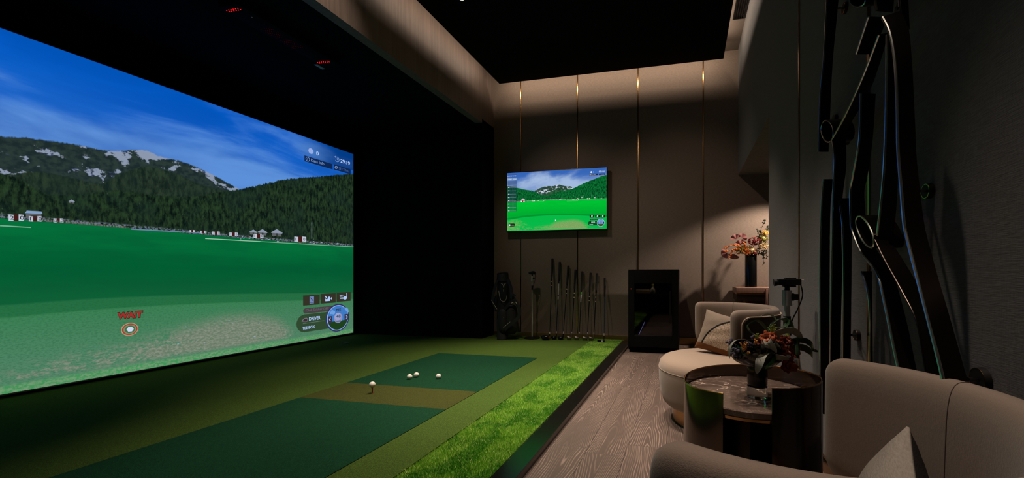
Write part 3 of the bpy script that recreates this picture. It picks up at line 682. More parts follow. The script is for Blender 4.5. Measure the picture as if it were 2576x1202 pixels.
# ------------------------------------------------------------------ ceiling pieces
def downlight(px, py, label):
    p = onZ(px, py, 3.6)
    t = thing('recessed_downlight', (p.x, p.y, 3.6), label, 'ceiling light', 'recessed downlights')
    MB().lathe([(.036, -.002), (.046, -.004), (.048, -.001), (.048, .003), (.036, .003)], (p.x, p.y, 3.6), 28, cap=False).build('rim', M['darkmetal'], t)
    MB().lathe([(.0, -.0015), (.030, -.0015), (.031, .0), (.0, .0)], (p.x, p.y, 3.6), 24).build('lens', em((255, 226, 190), 18.), t)
    return p
D1 = downlight(1160, -5, 'brighter recessed downlight in the black ceiling panel, nearer the bay')
D2 = downlight(1353, -13, 'recessed downlight in the black ceiling panel, farther from the bay')
g0 = onZ(1846, 46, ZC); g1 = onZ(1872, 43, ZC)
gx0, gx1 = g0.x, g1.x
gr = thing('air_grille', (gx0, 4.0, ZC), 'slotted black air grille in the ceiling gap by the right wall', 'air grille')
fr = MB(); fr.box((gx0-.012, 2.9, ZC-.012), (gx0, g0.y, ZC), .001).box((gx1, 2.9, ZC-.012), (gx1+.012, g0.y, ZC), .001).box((gx0-.012, g0.y, ZC-.012), (gx1+.012, g0.y+.012, ZC), .001).box((gx0, 2.9, ZC-.002), (gx1, g0.y, ZC-.0005))
fr.build('frame', M['darkmetal'], gr)
for i in range(5):
    x = gx0+(gx1-gx0)*(i+.5)/5
    MB().box((x-.004, 2.9, ZC-.011), (x+.004, g0.y, ZC-.003), .001).build('slat', M['bronze'], gr)
# sensor bar over the tee
sb = thing('ceiling_sensor_bar', (-3.48, 2.9, ZB), 'long black sensor bar with red lights on the bay ceiling', 'sensor bar')
def cz(px, py, z=ZB-.06): return onZ(px, py, z)
c0 = cz(566, 28); c1 = cz(822, 172); xs0, xs1 = -3.47, -3.27
xm = (cz(590, 24).x+cz(812, 155).x)/2
MB().box((xm-.10, cz(575, 14).y, ZB-.06), (xm+.10, cz(826, 166).y+.02, ZB), .012).build('housing', M['blackpaint'], sb)
RL = em((255, 20, 26), 1.4); RD = em((62, 3, 10), 1.)
def leds(px, py, nx, ny, dx, dy, m):
    c = cz(px, py); b = MB()
    for i in range(nx):
        for j in range(ny): b.sphere((c.x+(i-(nx-1)/2)*dx+(.25*dx if j % 2 else 0), c.y+(j-(ny-1)/2)*dy, ZB-.061), .0042 if m == RL else .0022, 6)
    o = b.build('red_light_cluster', m, sb)
leds(587, 25, 6, 2, .022, .016, RL); leds(813, 156, 6, 2, .022, .016, RL); leds(687, 83, 6, 7, .019, .021, RD); leds(733, 110, 6, 7, .019, .021, RD)
p = cz(804, 167)
MB().box((p.x-.018, p.y-.045, ZB-.066), (p.x+.018, p.y+.045, ZB-.0605), .001).build('tag_plate', plain('pale_label', (150, 170, 165), .5), sb)
p = cz(634, 43); MB().sphere((p.x, p.y, ZB-.062), .006, 8, (1, 1, .5)).build('lens', M['satin'], sb)

# ------------------------------------------------------------------ golf balls and tee
def ball(c, label, name='golf_ball'):
    bm = bmesh.new(); bmesh.ops.create_icosphere(bm, subdivisions=4, radius=.0215)
    me = bpy.data.meshes.new(name); bm.to_mesh(me); bm.free()
    n = NT('dimpled_white') if 'dimp' not in M else None
    if n:
        vo = n.n('ShaderNodeTexVoronoi'); n.put(vo.inputs['Vector'], n.coord()); vo.inputs['Scale'].default_value = 230
        M['dimp'] = n.pbr(lin((238, 230, 220)), .3, 0, n.bump(n.step(vo.outputs[0], .1, .45), .35, .0008), .5)
    me.materials.append(M['dimp']); me.polygons.foreach_set('use_smooth', [True]*len(me.polygons))
    o = bpy.data.objects.new(name, me); COL.objects.link(o); o.location = c
    return tag(o, label, 'golf ball', 'golf balls')
for px, py, lb in ((1030.5, 954, 'white golf ball on the green mat, left of the touching pair'), (1047.5, 949, 'white golf ball on the green mat, right and behind in the close pair'), (1103, 953, 'white golf ball lying alone on the green mat, farthest right')):
    p = onZ(px, py, TZ+.003); ball((p.x, p.y, TZ+.0252), lb)
p = onZ(936.5, 989, TZ+.003)
ball((p.x, p.y, TZ+.004+.046+.0185), 'white golf ball perched on the red tee')
tee = MB().lathe([(.0055, 0), (.0045, .003), (.0042, .03), (.0062, .041), (.010, .0475), (.009, .0485), (.004, .044)], (p.x, p.y, TZ+.0045), 20).build('golf_tee', M['red'])
tag(tee, 'red rubber tee standing on the tan mat strip under a ball', 'golf tee')

# ------------------------------------------------------------------ golf clubs
shafts = {'k': plain('black_shaft', (16, 16, 17), .3, .3, bump=0), 'b': plain('navy_shaft', (22, 30, 58), .3, .3, bump=0), 's': plain('blue_steel_shaft', (96, 112, 128), .25, .9, bump=0)}
M['ferr'] = plain('cream_band', (205, 188, 150), .4, bump=0); M['pale'] = plain('pale_shaft_label', (200, 200, 205), .4, bump=0); M['limeband'] = plain('lime_band', (70, 200, 40), .4, bump=0)
M['head'] = plain('black_club_head', (18, 18, 20), .22, .4, bump=0); M['iron'] = plain('iron_head_steel', (128, 118, 112), .35, .9); M['sole'] = plain('copper_sole', (176, 118, 66), .25, .9, bump=0)
clubs = [
 ((1382.5, 853), (1389.6, 650), 'driver', 'k', 'golf club with the largest bulbous black head and copper sole, leftmost against the wall'),
 ((1399.5, 851), (1408.4, 658.5), 'wood', 'b', 'golf club with dark blue shaft and long pale label, second from left'),
 ((1417.8, 851), (1430, 668), 'wood', 'k', 'black fairway wood with cream band, third club from left'),
 ((1438, 853), (1448, 678), 'iron', 'k', 'iron with black shaft in front of the brass strip, fourth club from left'),
 ((1457.5, 853), (1465, 682.5), 'iron', 'l', 'iron with a lime green and white shaft band, fifth club from left'),
 ((1477.5, 854), (1486, 685.7), 'iron', 'k', 'iron with cream band, sixth club from left'),
 ((1495.8, 853), (1502, 687), 'iron', 'k', 'iron leaning right beside the putter, seventh club from left'),
 ((1519.5, 857), (1521.7, 698.7), 'putter', 's', 'putter with bluish steel shaft, shortest and rightmost club')]
for (hx, hy), (tx, ty), kind, sh, lb in clubs:
    H = onZ(hx, hy+2, TZ); H.z = TZ+.035; H.y = min(H.y, 5.26); G = onY(tx, ty, 5.418)
    t = thing('golf_club', (H.x, H.y, TZ), lb, 'golf club', 'golf clubs leaning on the back wall')
    ax = (G-H); L = ax.length; ax.normalize()
    gl = {'driver': .27, 'wood': .27, 'iron': .27, 'putter': .26}[kind]
    at = lambda s: H+ax*s
    MB().tube([at(.0), at(.06), at(L-gl)], [.0042, .0042, .0072] if kind != 'putter' else [.0045, .0045, .0062], 12).build('shaft', shafts.get(sh, shafts['k']), t)
    gm = MB().tube([at(L-gl-.002), at(L-gl), at(L-gl*.5), at(L-.012), at(L-.004), at(L)], [.0085, .0125, .0145, .0168, .0168, .011] if kind != 'putter' else [.008, .012, .014, .016, .016, .010], 14)
    gm.build('grip', M['rubber'], t)
    MB().cyl(at(.045), at(.075), .0062, .0052, 12).build('ferrule', M['satin'], t)
    if kind != 'putter':
        if sh == 'b':
            MB().cyl(at(L-gl-.20), at(L-gl-.04), .0072, .0078, 12).build('shaft_label', M['pale'], t); MB().cyl(at(L-gl-.26), at(L-gl-.22), .0071, .0074, 12).build('shaft_label', M['pale'], t)
        elif sh == 'l':
            MB().cyl(at(L-gl-.05), at(L-gl-.02), .0078, .0078, 12).build('shaft_band', M['limeband'], t); MB().cyl(at(L-gl-.16), at(L-gl-.055), .0076, .0078, 12).build('shaft_label', M['pale'], t)
        else:
            MB().cyl(at(L-gl-.07), at(L-gl-.02), .0078, .005, 12).build('shaft_band', M['ferr'], t)
            MB().cyl(at(L-gl-.125), at(L-gl-.115), .0074, .0074, 12).build('shaft_ring', M['ferr'], t)
    hb = MB(); c = Vector((H.x, H.y, TZ))
    if kind == 'driver':
        rings = []
        for q in range(9):
            a = q/8*PI; zz = .031-.031*math.cos(a); rr = max(math.sin(a)**.62, .02)
            rings.append([(c.x-.052+.062*rr*math.cos(b_)*(1 if math.cos(b_) > 0 else 1.05), c.y-.012+.045*rr*math.sin(b_), TZ+.004+zz*(1.05)) for b_ in [2*PI*i/28 for i in range(28)]])
        hb.ring(rings); hb.cyl(at(-.005), at(.05), .0085, .006, 12); hb.build('head', M['head'], t)
        s_ = MB(); s_.sphere((c.x+.002, c.y-.015, TZ+.030), .022, 16, (.45, 1.3, 1.1)); s_.build('sole_plate', M['sole'], t)
    elif kind == 'wood':
        rings = []
        for q in range(9):
            a = q/8*PI; zz = .022-.022*math.cos(a); rr = max(math.sin(a)**.62, .02)
            rings.append([(c.x-.030+.042*rr*math.cos(b_), c.y-.014+.034*rr*math.sin(b_), TZ+.003+zz) for b_ in [2*PI*i/24 for i in range(24)]])
        hb.ring(rings); hb.cyl(at(-.012), at(.05), .0075, .006, 12); hb.build('head', M['head'], t)
    elif kind == 'iron':
        prof = [(0, .004), (.006, .03), (-.002, .040), (-.030, .052), (-.056, .056), (-.066, .045), (-.066, .015), (-.055, .002), (-.02, 0)]
        lay = []
        for dy, sc_ in ((0, 1), (-.010, .96), (-.016, .7)): lay.append([(c.x+x*sc_-.02*(1-sc_), c.y-.004+dy-z*.25, TZ+.001+z*sc_+(1-sc_)*.006) for x, z in prof])
        hb.ring(lay); hb.cyl(at(-.01), at(.055), .0078, .0064, 12); hb.build('head', M['iron'], t)
    else:
        hb.box((c.x-.085, c.y-.03, TZ+.001), (c.x+.012, c.y+.004, TZ+.022), .004); hb.cyl(at(-.02), at(.05), .0055, .005, 10); hb.build('head', M['head'], t)
        MB().box((c.x-.03, c.y-.034, TZ+.004), (c.x-.008, c.y-.0295, TZ+.018), .002).build('insert', M['pale'], t)

# ------------------------------------------------------------------ sensor stands
def sensor_stand(x, y, z0, top, label, pr, base_r, cam_l, rz):
    t = thing('sensor_stand', (x, y, z0), label, 'sensor stand', 'sensor stands', rz)
    b = lambda m, n, mt, p=t: m.build(n, mt, p, local=True)
    H = top-z0
    b(MB().lathe([(0, 0), (base_r, 0), (base_r, .008), (base_r*.93, .014), (.03, .018), (pr*1.6, .026), (0, .026)], seg=40), 'base', M['darkmetal'])
    b(MB().cyl((0, 0, .02), (0, 0, H-.14), pr, pr, 20), 'pole', M['steel'])
    b(MB().cyl((0, 0, H-.26), (0, 0, H-.20), pr*1.25, pr*1.25, 20), 'clamp', M['rubber'])
    hd = b(MB().cyl((0, 0, H-.145), (0, 0, H-.065), pr*1.65, pr*1.55, 20), 'ball_head', M['steel'])
    b(MB().cyl((pr*1.3, 0, H-.10), (pr*3.6, 0, H-.10), pr*1.1, pr*1.1, 16).cyl((pr*1.2, 0, H-.10), (pr*2.2, 0, H-.10), pr*1.35, pr*1.3, 16), 'knob', M['rubber'], hd)
    b(MB().cyl((0, 0, H-.068), (0, 0, H-.045), pr*.9, pr*.8, 16).box((-.02, -.018, H-.047), (.04, .018, H-.038), .003), 'plate', M['darkmetal'])
    cm = b(MB().box((-cam_l*.42, -.022, H-.038), (cam_l*.55, .022, H-.006), .006).box((-cam_l*.1, -.016, H-.008), (cam_l*.35, .016, H), .003), 'camera', M['plastic'])
    b(MB().cyl((-cam_l*.42, 0, H-.024), (-cam_l*.55, 0, H-.026), .017, .019, 20), 'lens', M['rubber'], cm)
    b(MB().cyl((cam_l*.55, 0, H-.014), (cam_l*.68, 0, H-.013), .003, .003, 10), 'plug', M['satin'], cm)
    b(MB().tube(spline([(cam_l*.52, -.012, H-.03), (cam_l*.60, -.014, H-.09), (cam_l*.42, -.01, H-.16), (pr*1.5, -.006, H-.225), (pr*1.2, .0, H-.30)], 6), .0032, 8), 'cable', M['rubber'])
    return t
p = onZ(1345, 848, TZ)
sensor_stand(p.x, 5.27, TZ, .975, 'slim sensor stand on a round base between the golf bag and the clubs', .0095, .112, .085, 0)
q = onY(1980, 705, 2.27)
sensor_stand(q.x, 2.27, 0, .918, 'grey sensor stand behind the side table against the right wall', .0150, .10, .118, R(2))

# ------------------------------------------------------------------ golf bag
def bagp(x, y, Y=5.2): return onY(1230+x/6.012, 670+y/6.012, Y)
bt = thing('golf_bag', (bagp(210, 1090).x, 5.2, TZ), 'black golf bag with pale trim lines standing against the black column', 'golf bag')
cx = [(205, 1095, 86, 5.10), (205, 1000, 88, 5.11), (205, 850, 92, 5.14), (212, 700, 94, 5.17), (214, 560, 94, 5.19), (212, 420, 92, 5.21), (210, 300, 90, 5.23), (209, 215, 88, 5.245)]
rings = []
for x, y, r, Y in cx:
    p = bagp(x, y, Y); rr = r/6.012*5.3/1012
    rings.append([(p.x+rr*math.cos(2*PI*i/28), p.y+rr*.95*math.sin(2*PI*i/28), p.z) for i in range(28)])
MB().ring(rings).build('body', plain('black_nylon', (11, 10, 10), .75, bump=.3, vs=60), bt)
p0 = bagp(209, 225, 5.245); p1 = bagp(209, 100, 5.27)
cu_ = MB(); rr = .081
cu_.ring([[(a.x+r_*math.cos(2*PI*i/28), a.y+r_*math.sin(2*PI*i/28), a.z+dz+(.012*math.sin(2*PI*i/28) if dz > -.01 else 0)) for i in range(28)] for a, r_, dz in ((p0, .078, 0), (p0, .084, .01), (p1, .080, -.02), (p1, .076, 0), (p1, .066, -.004), (p1, .06, -.03))])
cu_.build('top_cuff', M['rubber'], bt)
for sx_, sy_ in ((-.045, .0), (.045, .0)): MB().tube(spline([(p1.x+sx_, p1.y-.075, p1.z-.03), (p1.x+sx_*.9, p1.y-.085, p1.z-.07), (p1.x+sx_*.8, p1.y-.078, p1.z-.10)], 5), .006, 8).build('cuff_handle', M['rubber'], bt)
def lump(cxx, cyy, rx, ry, Y, rz_, name, m=None, e=.5):
    p = bagp(cxx, cyy, Y); s_ = 5.3/1012/6.012; b = MB(); rings = []
    for i in range(11):
        a = PI*i/10; zz = -math.cos(a); zz = math.copysign(abs(zz)**.6, zz); qq = max(math.sin(a), .01)**e
        rings.append([(p.x+rx*s_*qq*math.cos(2*PI*k_/20), p.y+rz_*qq*math.sin(2*PI*k_/20), p.z+ry*s_*zz) for k_ in range(20)])
    return b.ring(rings).build(name, m or M['nylon'], bt)
M['nylon'] = plain('black_ripstop', (13, 12, 12), .75, bump=.4, vs=50)
lump(330, 800, 110, 235, 5.13, .085, 'side_pocket'); lump(215, 820, 78, 190, 5.07, .055, 'front_pocket'); lump(120, 560, 38, 130, 5.17, .05, 'small_pocket'); lump(215, 395, 66, 150, 5.14, .035, 'accessory_pocket')
def strap(pts, w, name='shoulder_strap', m=None, Y=5.1):
    P = spline([bagp(x, y, yy) for x, y, yy in pts], 6); n = len(P); A = []; B = []
    for i in range(n):
        t_ = (P[min(i+1, n-1)]-P[max(i-1, 0)]).normalized(); s_ = t_.cross(Vector((0, 1, 0))).normalized()*w/2
        A.append(P[i]-s_); B.append(P[i]+s_)
    return MB().band(A, B, .008).build(name, m or M['nylon'], bt)
strap([(130, 210, 5.15), (85, 330, 5.1), (55, 490, 5.06), (85, 600, 5.05), (140, 670, 5.05), (240, 640, 5.045), (310, 560, 5.04), (370, 520, 5.04)], .035)
strap([(290, 200, 5.15), (330, 320, 5.1), (350, 440, 5.07), (420, 560, 5.04), (460, 640, 5.03), (450, 760, 5.03), (340, 870, 5.03), (240, 960, 5.04)], .045)
strap([(370, 430, 5.08), (390, 450, 5.06), (350, 470, 5.05), (330, 460, 5.06)], .03, 'buckle', M['plastic'])
acc = plain('pale_trim', (196, 180, 160), .5, bump=0)
def accent(pts, w, Y, name='trim_line'):
    P = spline([bagp(x, y, Y) for x, y in pts], 6); MB().tube(P, w, 6).build(name, acc, bt)
accent([(147, 365), (158, 430), (175, 500), (200, 524), (240, 524), (262, 490), (272, 440)], .0032, 5.095)
accent([(182, 256), (205, 270), (217, 300), (217, 318)], .0026, 5.10, 'logo'); accent([(257, 254), (236, 268), (226, 300), (226, 318)], .0026, 5.10, 'logo'); accent([(222, 342), (222, 380)], .0038, 5.095, 'logo')
accent([(36, 505), (75, 575), (120, 645)], .0026, 5.035); accent([(220, 925), (270, 880), (320, 838)], .0024, 5.00); accent([(335, 560), (360, 545)], .004, 5.02); accent([(400, 535), (425, 570)], .003, 5.01); accent([(222, 774), (225, 777)], .004, 5.005, 'snap')

# ------------------------------------------------------------------ wine fridge
fx0, fx1, fy0, fy1, fz = -.685, -.095, 4.77, 5.32, .985
fg = thing('wine_fridge', ((fx0+fx1)/2, (fy0+fy1)/2, 0), 'black glass door wine fridge standing on the wood floor by the back wall', 'fridge')
body = MB(); b_ = body.box
b_((fx0, fy0+.03, .03), (fx0+.025, fy1, fz)); b_((fx1-.025, fy0+.03, .03), (fx1, fy1, fz)); b_((fx0, fy1-.025, .03), (fx1, fy1, fz)); b_((fx0, fy0+.03, fz-.12), (fx1, fy1, fz), .004); b_((fx0, fy0+.03, .10), (fx1, fy1, .19))
b_((fx0, fy0+.0, fz-.006), (fx1, fy1, fz+.004), .002)
M['frblack'] = plain('satin_black_enamel', (9, 9, 9), .5, spec=.15, bump=0); body.build('cabinet', M['frblack'], fg)
MB().box((fx0+.01, fy0+.03, 0), (fx1-.01, fy0+.06, .10), .002).build('kick_plate', M['blackpaint'], fg)
dr = MB(); b_ = dr.box
b_((fx0, fy0, .07), (fx0+.075, fy0+.03, fz-.01), .003); b_((fx1-.075, fy0, .07), (fx1, fy0+.03, fz-.01), .003); b_((fx0+.075, fy0, .07), (fx1-.075, fy0+.03, .21), .003); b_((fx0+.075, fy0, fz-.16), (fx1-.075, fy0+.03, fz-.01), .003)
door = dr.build('door', M['frblack'], fg)
n = NT('smoked_glass'); gb = n.n('ShaderNodeBsdfGlass'); 
trn = n.n('ShaderNodeBsdfTransparent'); trn.inputs[0].default_value = (.5, .48, .46, 1); gls = n.n('ShaderNodeBsdfGlossy'); gls.inputs['Roughness'].default_value = .02
fr_ = n.n('ShaderNodeFresnel'); fr_.inputs[0].default_value = 1.5; mx = n.n('ShaderNodeMixShader'); n.put(mx.inputs[0], fr_.outputs[0])
n.t.links.new(trn.outputs[0], mx.inputs[1]); n.t.links.new(gls.outputs[0], mx.inputs[2]); n.t.links.new(mx.outputs[0], n.out.inputs[0]); n.t.nodes.remove(gb); M['smoke'] = n.mat
MB().box((fx0+.07, fy0+.008, .20), (fx1-.07, fy0+.014, fz-.15)).build('glass_pane', M['smoke'], door, smooth=False)
MB().box((fx1-.105, fy0-.035, .36), (fx1-.085, fy0-.02, .74), .004).box((fx1-.10, fy0-.03, .40), (fx1-.09, fy0, .42)).box((fx1-.10, fy0-.03, .68), (fx1-.09, fy0, .70)).build('handle', M['darkmetal'], door)
MB().box((fx0+.030, fy0-.002, .755), (fx0+.044, fy0, .761)).build('indicator', em((190, 84, 58), 1.), door)
for z in (.30, .52, .69):
    MB().box((fx0+.03, fy0+.06, z), (fx1-.03, fy1-.03, z+.008), .001).build('shelf', M['darkmetal'], fg)
o = MB().box((fx0+.085, fy0+.065, .699), (fx0+.245, fy0+.16, .745), .004).build('cardboard_box', plain('beige_card', (196, 178, 140), .7)); tag(o, 'long beige box on the upper shelf inside the fridge', 'box')
bo = thing('glass_bottle', (fx0+.285, fy0+.10, .698), 'small squat bottle beside the beige box in the fridge', 'bottle')
MB().lathe([(0, 0), (.028, 0), (.032, .006), (.032, .04), (.024, .062), (.012, .074), (.012, .10), (0, .10)], (fx0+.285, fy0+.10, .6985), 24).build('body', plain('cloudy_glass', (150, 150, 140), .15, bump=0), bo)
MB().lathe([(0, .1), (.014, .1), (.014, .118), (0, .118)], (fx0+.285, fy0+.10, .6985), 18).build('cap', plain('olive_cap', (150, 145, 90), .4, bump=0), bo)
for i, (x, lb) in enumerate(((.155, 'bottle lying on the middle fridge shelf, left one with gold foil neck'), (.245, 'bottle lying on the middle fridge shelf, right one with gold foil neck'))):
    w = thing('wine_bottle', (fx0+x, fy0+.25, .565-.02*i), lb, 'bottle', 'bottles lying in the fridge')
    zc = .565 if i == 0 else .565
    MB().tube([(fx0+x, fy0+.18, zc), (fx0+x, fy0+.21, zc), (fx0+x, fy0+.25, zc), (fx0+x, fy0+.45, zc)], [.014, .016, .036, .036], 18).build('body', plain('dark_bottle_glass', (20, 26, 18), .1, bump=0), w)
    MB().tube([(fx0+x, fy0+.10, zc), (fx0+x, fy0+.18, zc)], [.0155, .015], 16).build('foil', M['brass'], w)

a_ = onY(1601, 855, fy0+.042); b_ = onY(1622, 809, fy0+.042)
MB().tube([a_, b_], .0024, 8).build('reflection_line', em((150, 160, 250), 1.), fg)  # glowing tube standing in for a reflected line in the door glass
# ------------------------------------------------------------------ lounge chairs
RC = .365
def chair_mesh():
    t = thing('lounge_chair', (0, 0, 0), 'x', 'armchair', 'taupe swivel lounge chairs')
    MB().lathe([(0, .0), (.275, .0), (.275, .115), (0, .115)], seg=64).build('plinth', M['brass'], t, local=True)
    prof = [(0, .412), (.12, .412), (.24, .410), (.30, .405), (.335, .394), (.355, .375), (.364, .348), (.365, .31), (.362, .25), (.352, .18), (.338, .13), (.322, .112), (.30, .105), (0, .105)]
    seat = MB().lathe(prof, seg=80).build('seat', M['velvet'], t, local=True, sharp=80)
    MB().tube([(.3645*math.cos(a), .3645*math.sin(a), .335) for a in [2*PI*i/80 for i in range(80)]], .0022, 6, True).build('seat_seam', M['velvet'], seat, local=True)
    # wrapped backrest: opening towards -x, swept 190 degrees
    A0 = 96; n = 64; rings = []; rm = .335; ht = .034; hh = .150; zc = .585; rc = .075
    Ltot = R(2*A0)*rm
    for i in range(n+1):
        s_ = i/n; s_ = .5-.5*math.cos(PI*s_); 
        a = R(-A0+2*A0*s_); d = min(s_, 1-s_)*Ltot
        h_ = hh; th_ = ht
        ct = cb = 0
        if d < .042: ct = .042-math.sqrt(max(.042**2-(.042-d)**2, 0))
        if d < rc: cb = rc-math.sqrt(max(rc*rc-(rc-d)**2, 0))
        h_ = hh-(ct+cb)/2; zo = (cb-ct)/2
        if d < ht: th_ = max(.004, math.sqrt(max(ht*ht-(ht-d)**2, 0)))
        lean = .012
        ring = []
        for k_ in range(28):
            b_ = 2*PI*k_/28; c_, s2 = math.cos(b_), math.sin(b_)
            ex = .42
            x_ = math.copysign(abs(c_)**(ex+.25), c_)*th_; z_ = math.copysign(abs(s2)**ex, s2)
            zz = zc+zo+z_*max(h_, .01)
            r_ = rm+x_+lean*((zz-.43)/.3)
            ring.append((r_*math.cos(a), r_*math.sin(a), zz))
        rings.append(ring)
    back = MB().ring(rings).build('backrest', M['velvetIn'], t, local=True, sharp=80)
    # piping loop round the outside panel
    loop = []; ro = rm+ht+.004; a1 = 88; zt = .698; zb = .452; cr = 8
    for k_ in range(41): a = R(-a1+cr+(2*a1-2*cr)*k_/40); loop.append((a, zt))
    for k_ in range(1, 8): loop.append((R(a1-cr+cr*math.sin(R(k_*90/8))), zt-.05+.05*math.cos(R(k_*90/8))))
    for k_ in range(1, 8): loop.append((R(a1-cr+cr*math.cos(R(k_*90/8))), zb+.05-.05*math.sin(R(k_*90/8))))
    for k_ in range(41): a = R(a1-cr-(2*a1-2*cr)*k_/40); loop.append((a, zb))
    for k_ in range(1, 8): loop.append((R(-a1+cr-cr*math.sin(R(k_*90/8))), zb+.05-.05*math.cos(R(k_*90/8))))
    for k_ in range(1, 8): loop.append((R(-a1+cr-cr*math.cos(R(k_*90/8))), zt-.05+.05*math.sin(R(k_*90/8))))
    P = [((ro+.012*((z-.43)/.3))*math.cos(a), (ro+.012*((z-.43)/.3))*math.sin(a), z) for a, z in loop]
    MB().tube(P, .0038, 8, True).build('piping', M['piping'], back, local=True)
    thr = plain('seam_thread', (84, 70, 60), .8, bump=0)
    for ang in (-50, 50):
        P = []
        for k_ in range(21):
            b_ = R(228-150*k_/20); c_, s2 = math.cos(b_), math.sin(b_)
            x_ = math.copysign(abs(c_)**.67, c_)*(ht+.0002); zz = zc+math.copysign(abs(s2)**.42, s2)*(hh+.0002)
            r_ = rm+x_+.012*((zz-.43)/.3); P.append((r_*math.cos(R(ang)), r_*math.sin(R(ang)), zz))
        MB().tube(spline(P, 3), .0009, 5).build('seam', thr, back, local=True)
    # dark fabric panel set into the outside of the backrest, framed by the piping
    m_ = 60; rr_ = []
    for k_ in range(m_+1):
        a = R(-a1+2+(2*a1-4)*k_/m_); e_ = min(k_, m_-k_)/m_*2*a1; q_ = 0 if e_ > 8 else .035*(1-e_/8)**2
        f_ = lambda z, o: ((ro+o+.012*((z-.43)/.3))*math.cos(a), (ro+o+.012*((z-.43)/.3))*math.sin(a), z)
        rr_.append([f_(zb+q_, -.012), f_(zb+q_, -.002), f_((zb+zt)/2, -.001), f_(zt-q_, -.002), f_(zt-q_, -.012)])
    MB().ring(rr_).build('outer_panel', fabric('dark_brown_panel_fabric', (62, 50, 43), 700), back, local=True)['label'] = 'dark brown outer panel'
    return t
ch = chair_mesh(); ch.location = (.183, 2.70, 0); ch.rotation_euler = (0, 0, R(15))
tag(ch, 'taupe round lounge chair behind the side table, holding a patchwork cushion')
c2 = copy_tree(ch); c2.location = (.178, .79, 0); c2.rotation_euler = (0, 0, R(-33)); tag(c2, 'taupe round lounge chair nearest the viewer, cut by the lower right frame edge')

# cushions
def cushion(name, c, size, th, normal, roll, mat, label):
    n_ = 28; rings = []; vs = []; fs = []
    for side in (1, -1):
        o = len(vs)
        for i in range(n_+1):
            for j in range(n_+1):
                u_ = -1+2*i/n_; v_ = -1+2*j/n_
                sx_ = u_*(1-.07*(1-u_*u_*0)*(1-v_*v_)) ; sy2 = v_*(1-.07*(1-u_*u_))
                e = max(0, (1-abs(u_)**2.6))*max(0, (1-abs(v_)**2.6))
                w_ = .0016*math.sin(u_*9+v_*5)+.0014*math.sin(v_*11-u_*4)
                vs.append((sx_*size/2, sy2*size/2, side*(th/2*e**.55+.003)+w_*e))
        for i in range(n_):
            for j in range(n_):
                a = o+i*(n_+1)+j; q = (a, a+1, a+n_+2, a+n_+1); fs.append(q if side < 0 else q[::-1])
    n1 = n_+1; o = n1*n1
    edge = [i*n1 for i in range(n1)]+[n_*n1+j for j in range(1, n1)]+[i*n1+n_ for i in range(n_-1, -1, -1)]+[j for j in range(n_-1, 0, -1)]
    for i in range(len(edge)): a = edge[i]; b = edge[(i+1) % len(edge)]; fs.append((a, b, b+o, a+o))
    Z = Vector(normal).normalized(); X = Vector((0, 0, 1)).cross(Z).normalized(); Y_ = Z.cross(X)
    Mx = Matrix((X, Y_, Z)).transposed().to_4x4(); Mx = Matrix.Translation(c) @ Mx @ Matrix.Rotation(roll, 4, 'Z')
    me = bpy.data.meshes.new(name); me.from_pydata(vs, [], fs); me.materials.append(mat)
    bm = bmesh.new(); bm.from_mesh(me); bmesh.ops.recalc_face_normals(bm, faces=bm.faces[:]); bm.to_mesh(me); bm.free()
    me.polygons.foreach_set('use_smooth', [True]*len(me.polygons))
    ob = bpy.data.objects.new(name, me); COL.objects.link(ob); ob.matrix_world = Mx
    return tag(ob, label, 'cushion')
n = NT('patchwork_cushion'); k_ = n.coord(); sp = n.n('ShaderNodeSeparateXYZ'); n.put(sp.inputs[0], k_); x_, y_ = sp.outputs[0], sp.outputs[1]
rx = n.m('SUBTRACT', x_, .18); ry = n.m('SUBTRACT', y_, -.15)
rad = n.m('SQRT', n.m('ADD', n.m('MULTIPLY', rx, rx), n.m('MULTIPLY', ry, ry)))
bou = n.mix(n.step(n.noise(k_, 260, 3, .7), .38, .64), lin((128, 104, 86)), lin((216, 196, 172)))
tau = n.mix(n.noise(k_, 300, 2), lin((128, 112, 98)), lin((158, 142, 126)))
lea = n.mix(n.noise(k_, 40, 3), lin((104, 66, 38)), lin((128, 82, 48)))
col = n.mix(n.step(rad, .262, .265), bou, lin((22, 20, 20))); col = n.mix(n.step(rad, .274, .277), col, tau)
col = n.mix(n.step(y_, -.092, -.095), col, lea); 
M['patch'] = n.pbr(col, .8, 0, n.bump(n.noise(k_, 260, 3), .5, .003), .2)
cushion('patchwork_cushion', (.212, 2.785, .540), .275, .11, (-.42, -1, .34), R(-12), M['patch'], 'patchwork cushion in taupe, boucle and brown leather on the far lounge chair')
n = NT('grey_linen_cushion'); k_ = n.coord()
sp = n.n('ShaderNodeSeparateXYZ'); n.put(sp.inputs[0], k_)
f_ = n.noise(n.scale(k_, (1, 5, 1)), 120, 3, .6)
col = n.mix(f_, lin((120, 112, 104)), lin((176, 166, 154))); col = n.mix(n.step(sp.outputs[2], .0, -.004), col, lin((24, 20, 18)))
M['linen'] = n.pbr(col, .85, 0, n.bump(f_, .5, .003), .2)
cushion('linen_cushion', (.331, .79, .477), .29, .11, (-.95, .25, .30), R(-18), M['linen'], 'grey linen cushion with dark back on the nearest lounge chair')

# ------------------------------------------------------------------ side table
TC = (.268, 1.876); TR = .28; TZR = .475
tb = thing('side_table', (TC[0], TC[1], 0), 'round bronze side table with brown marble top between the chairs', 'side table')
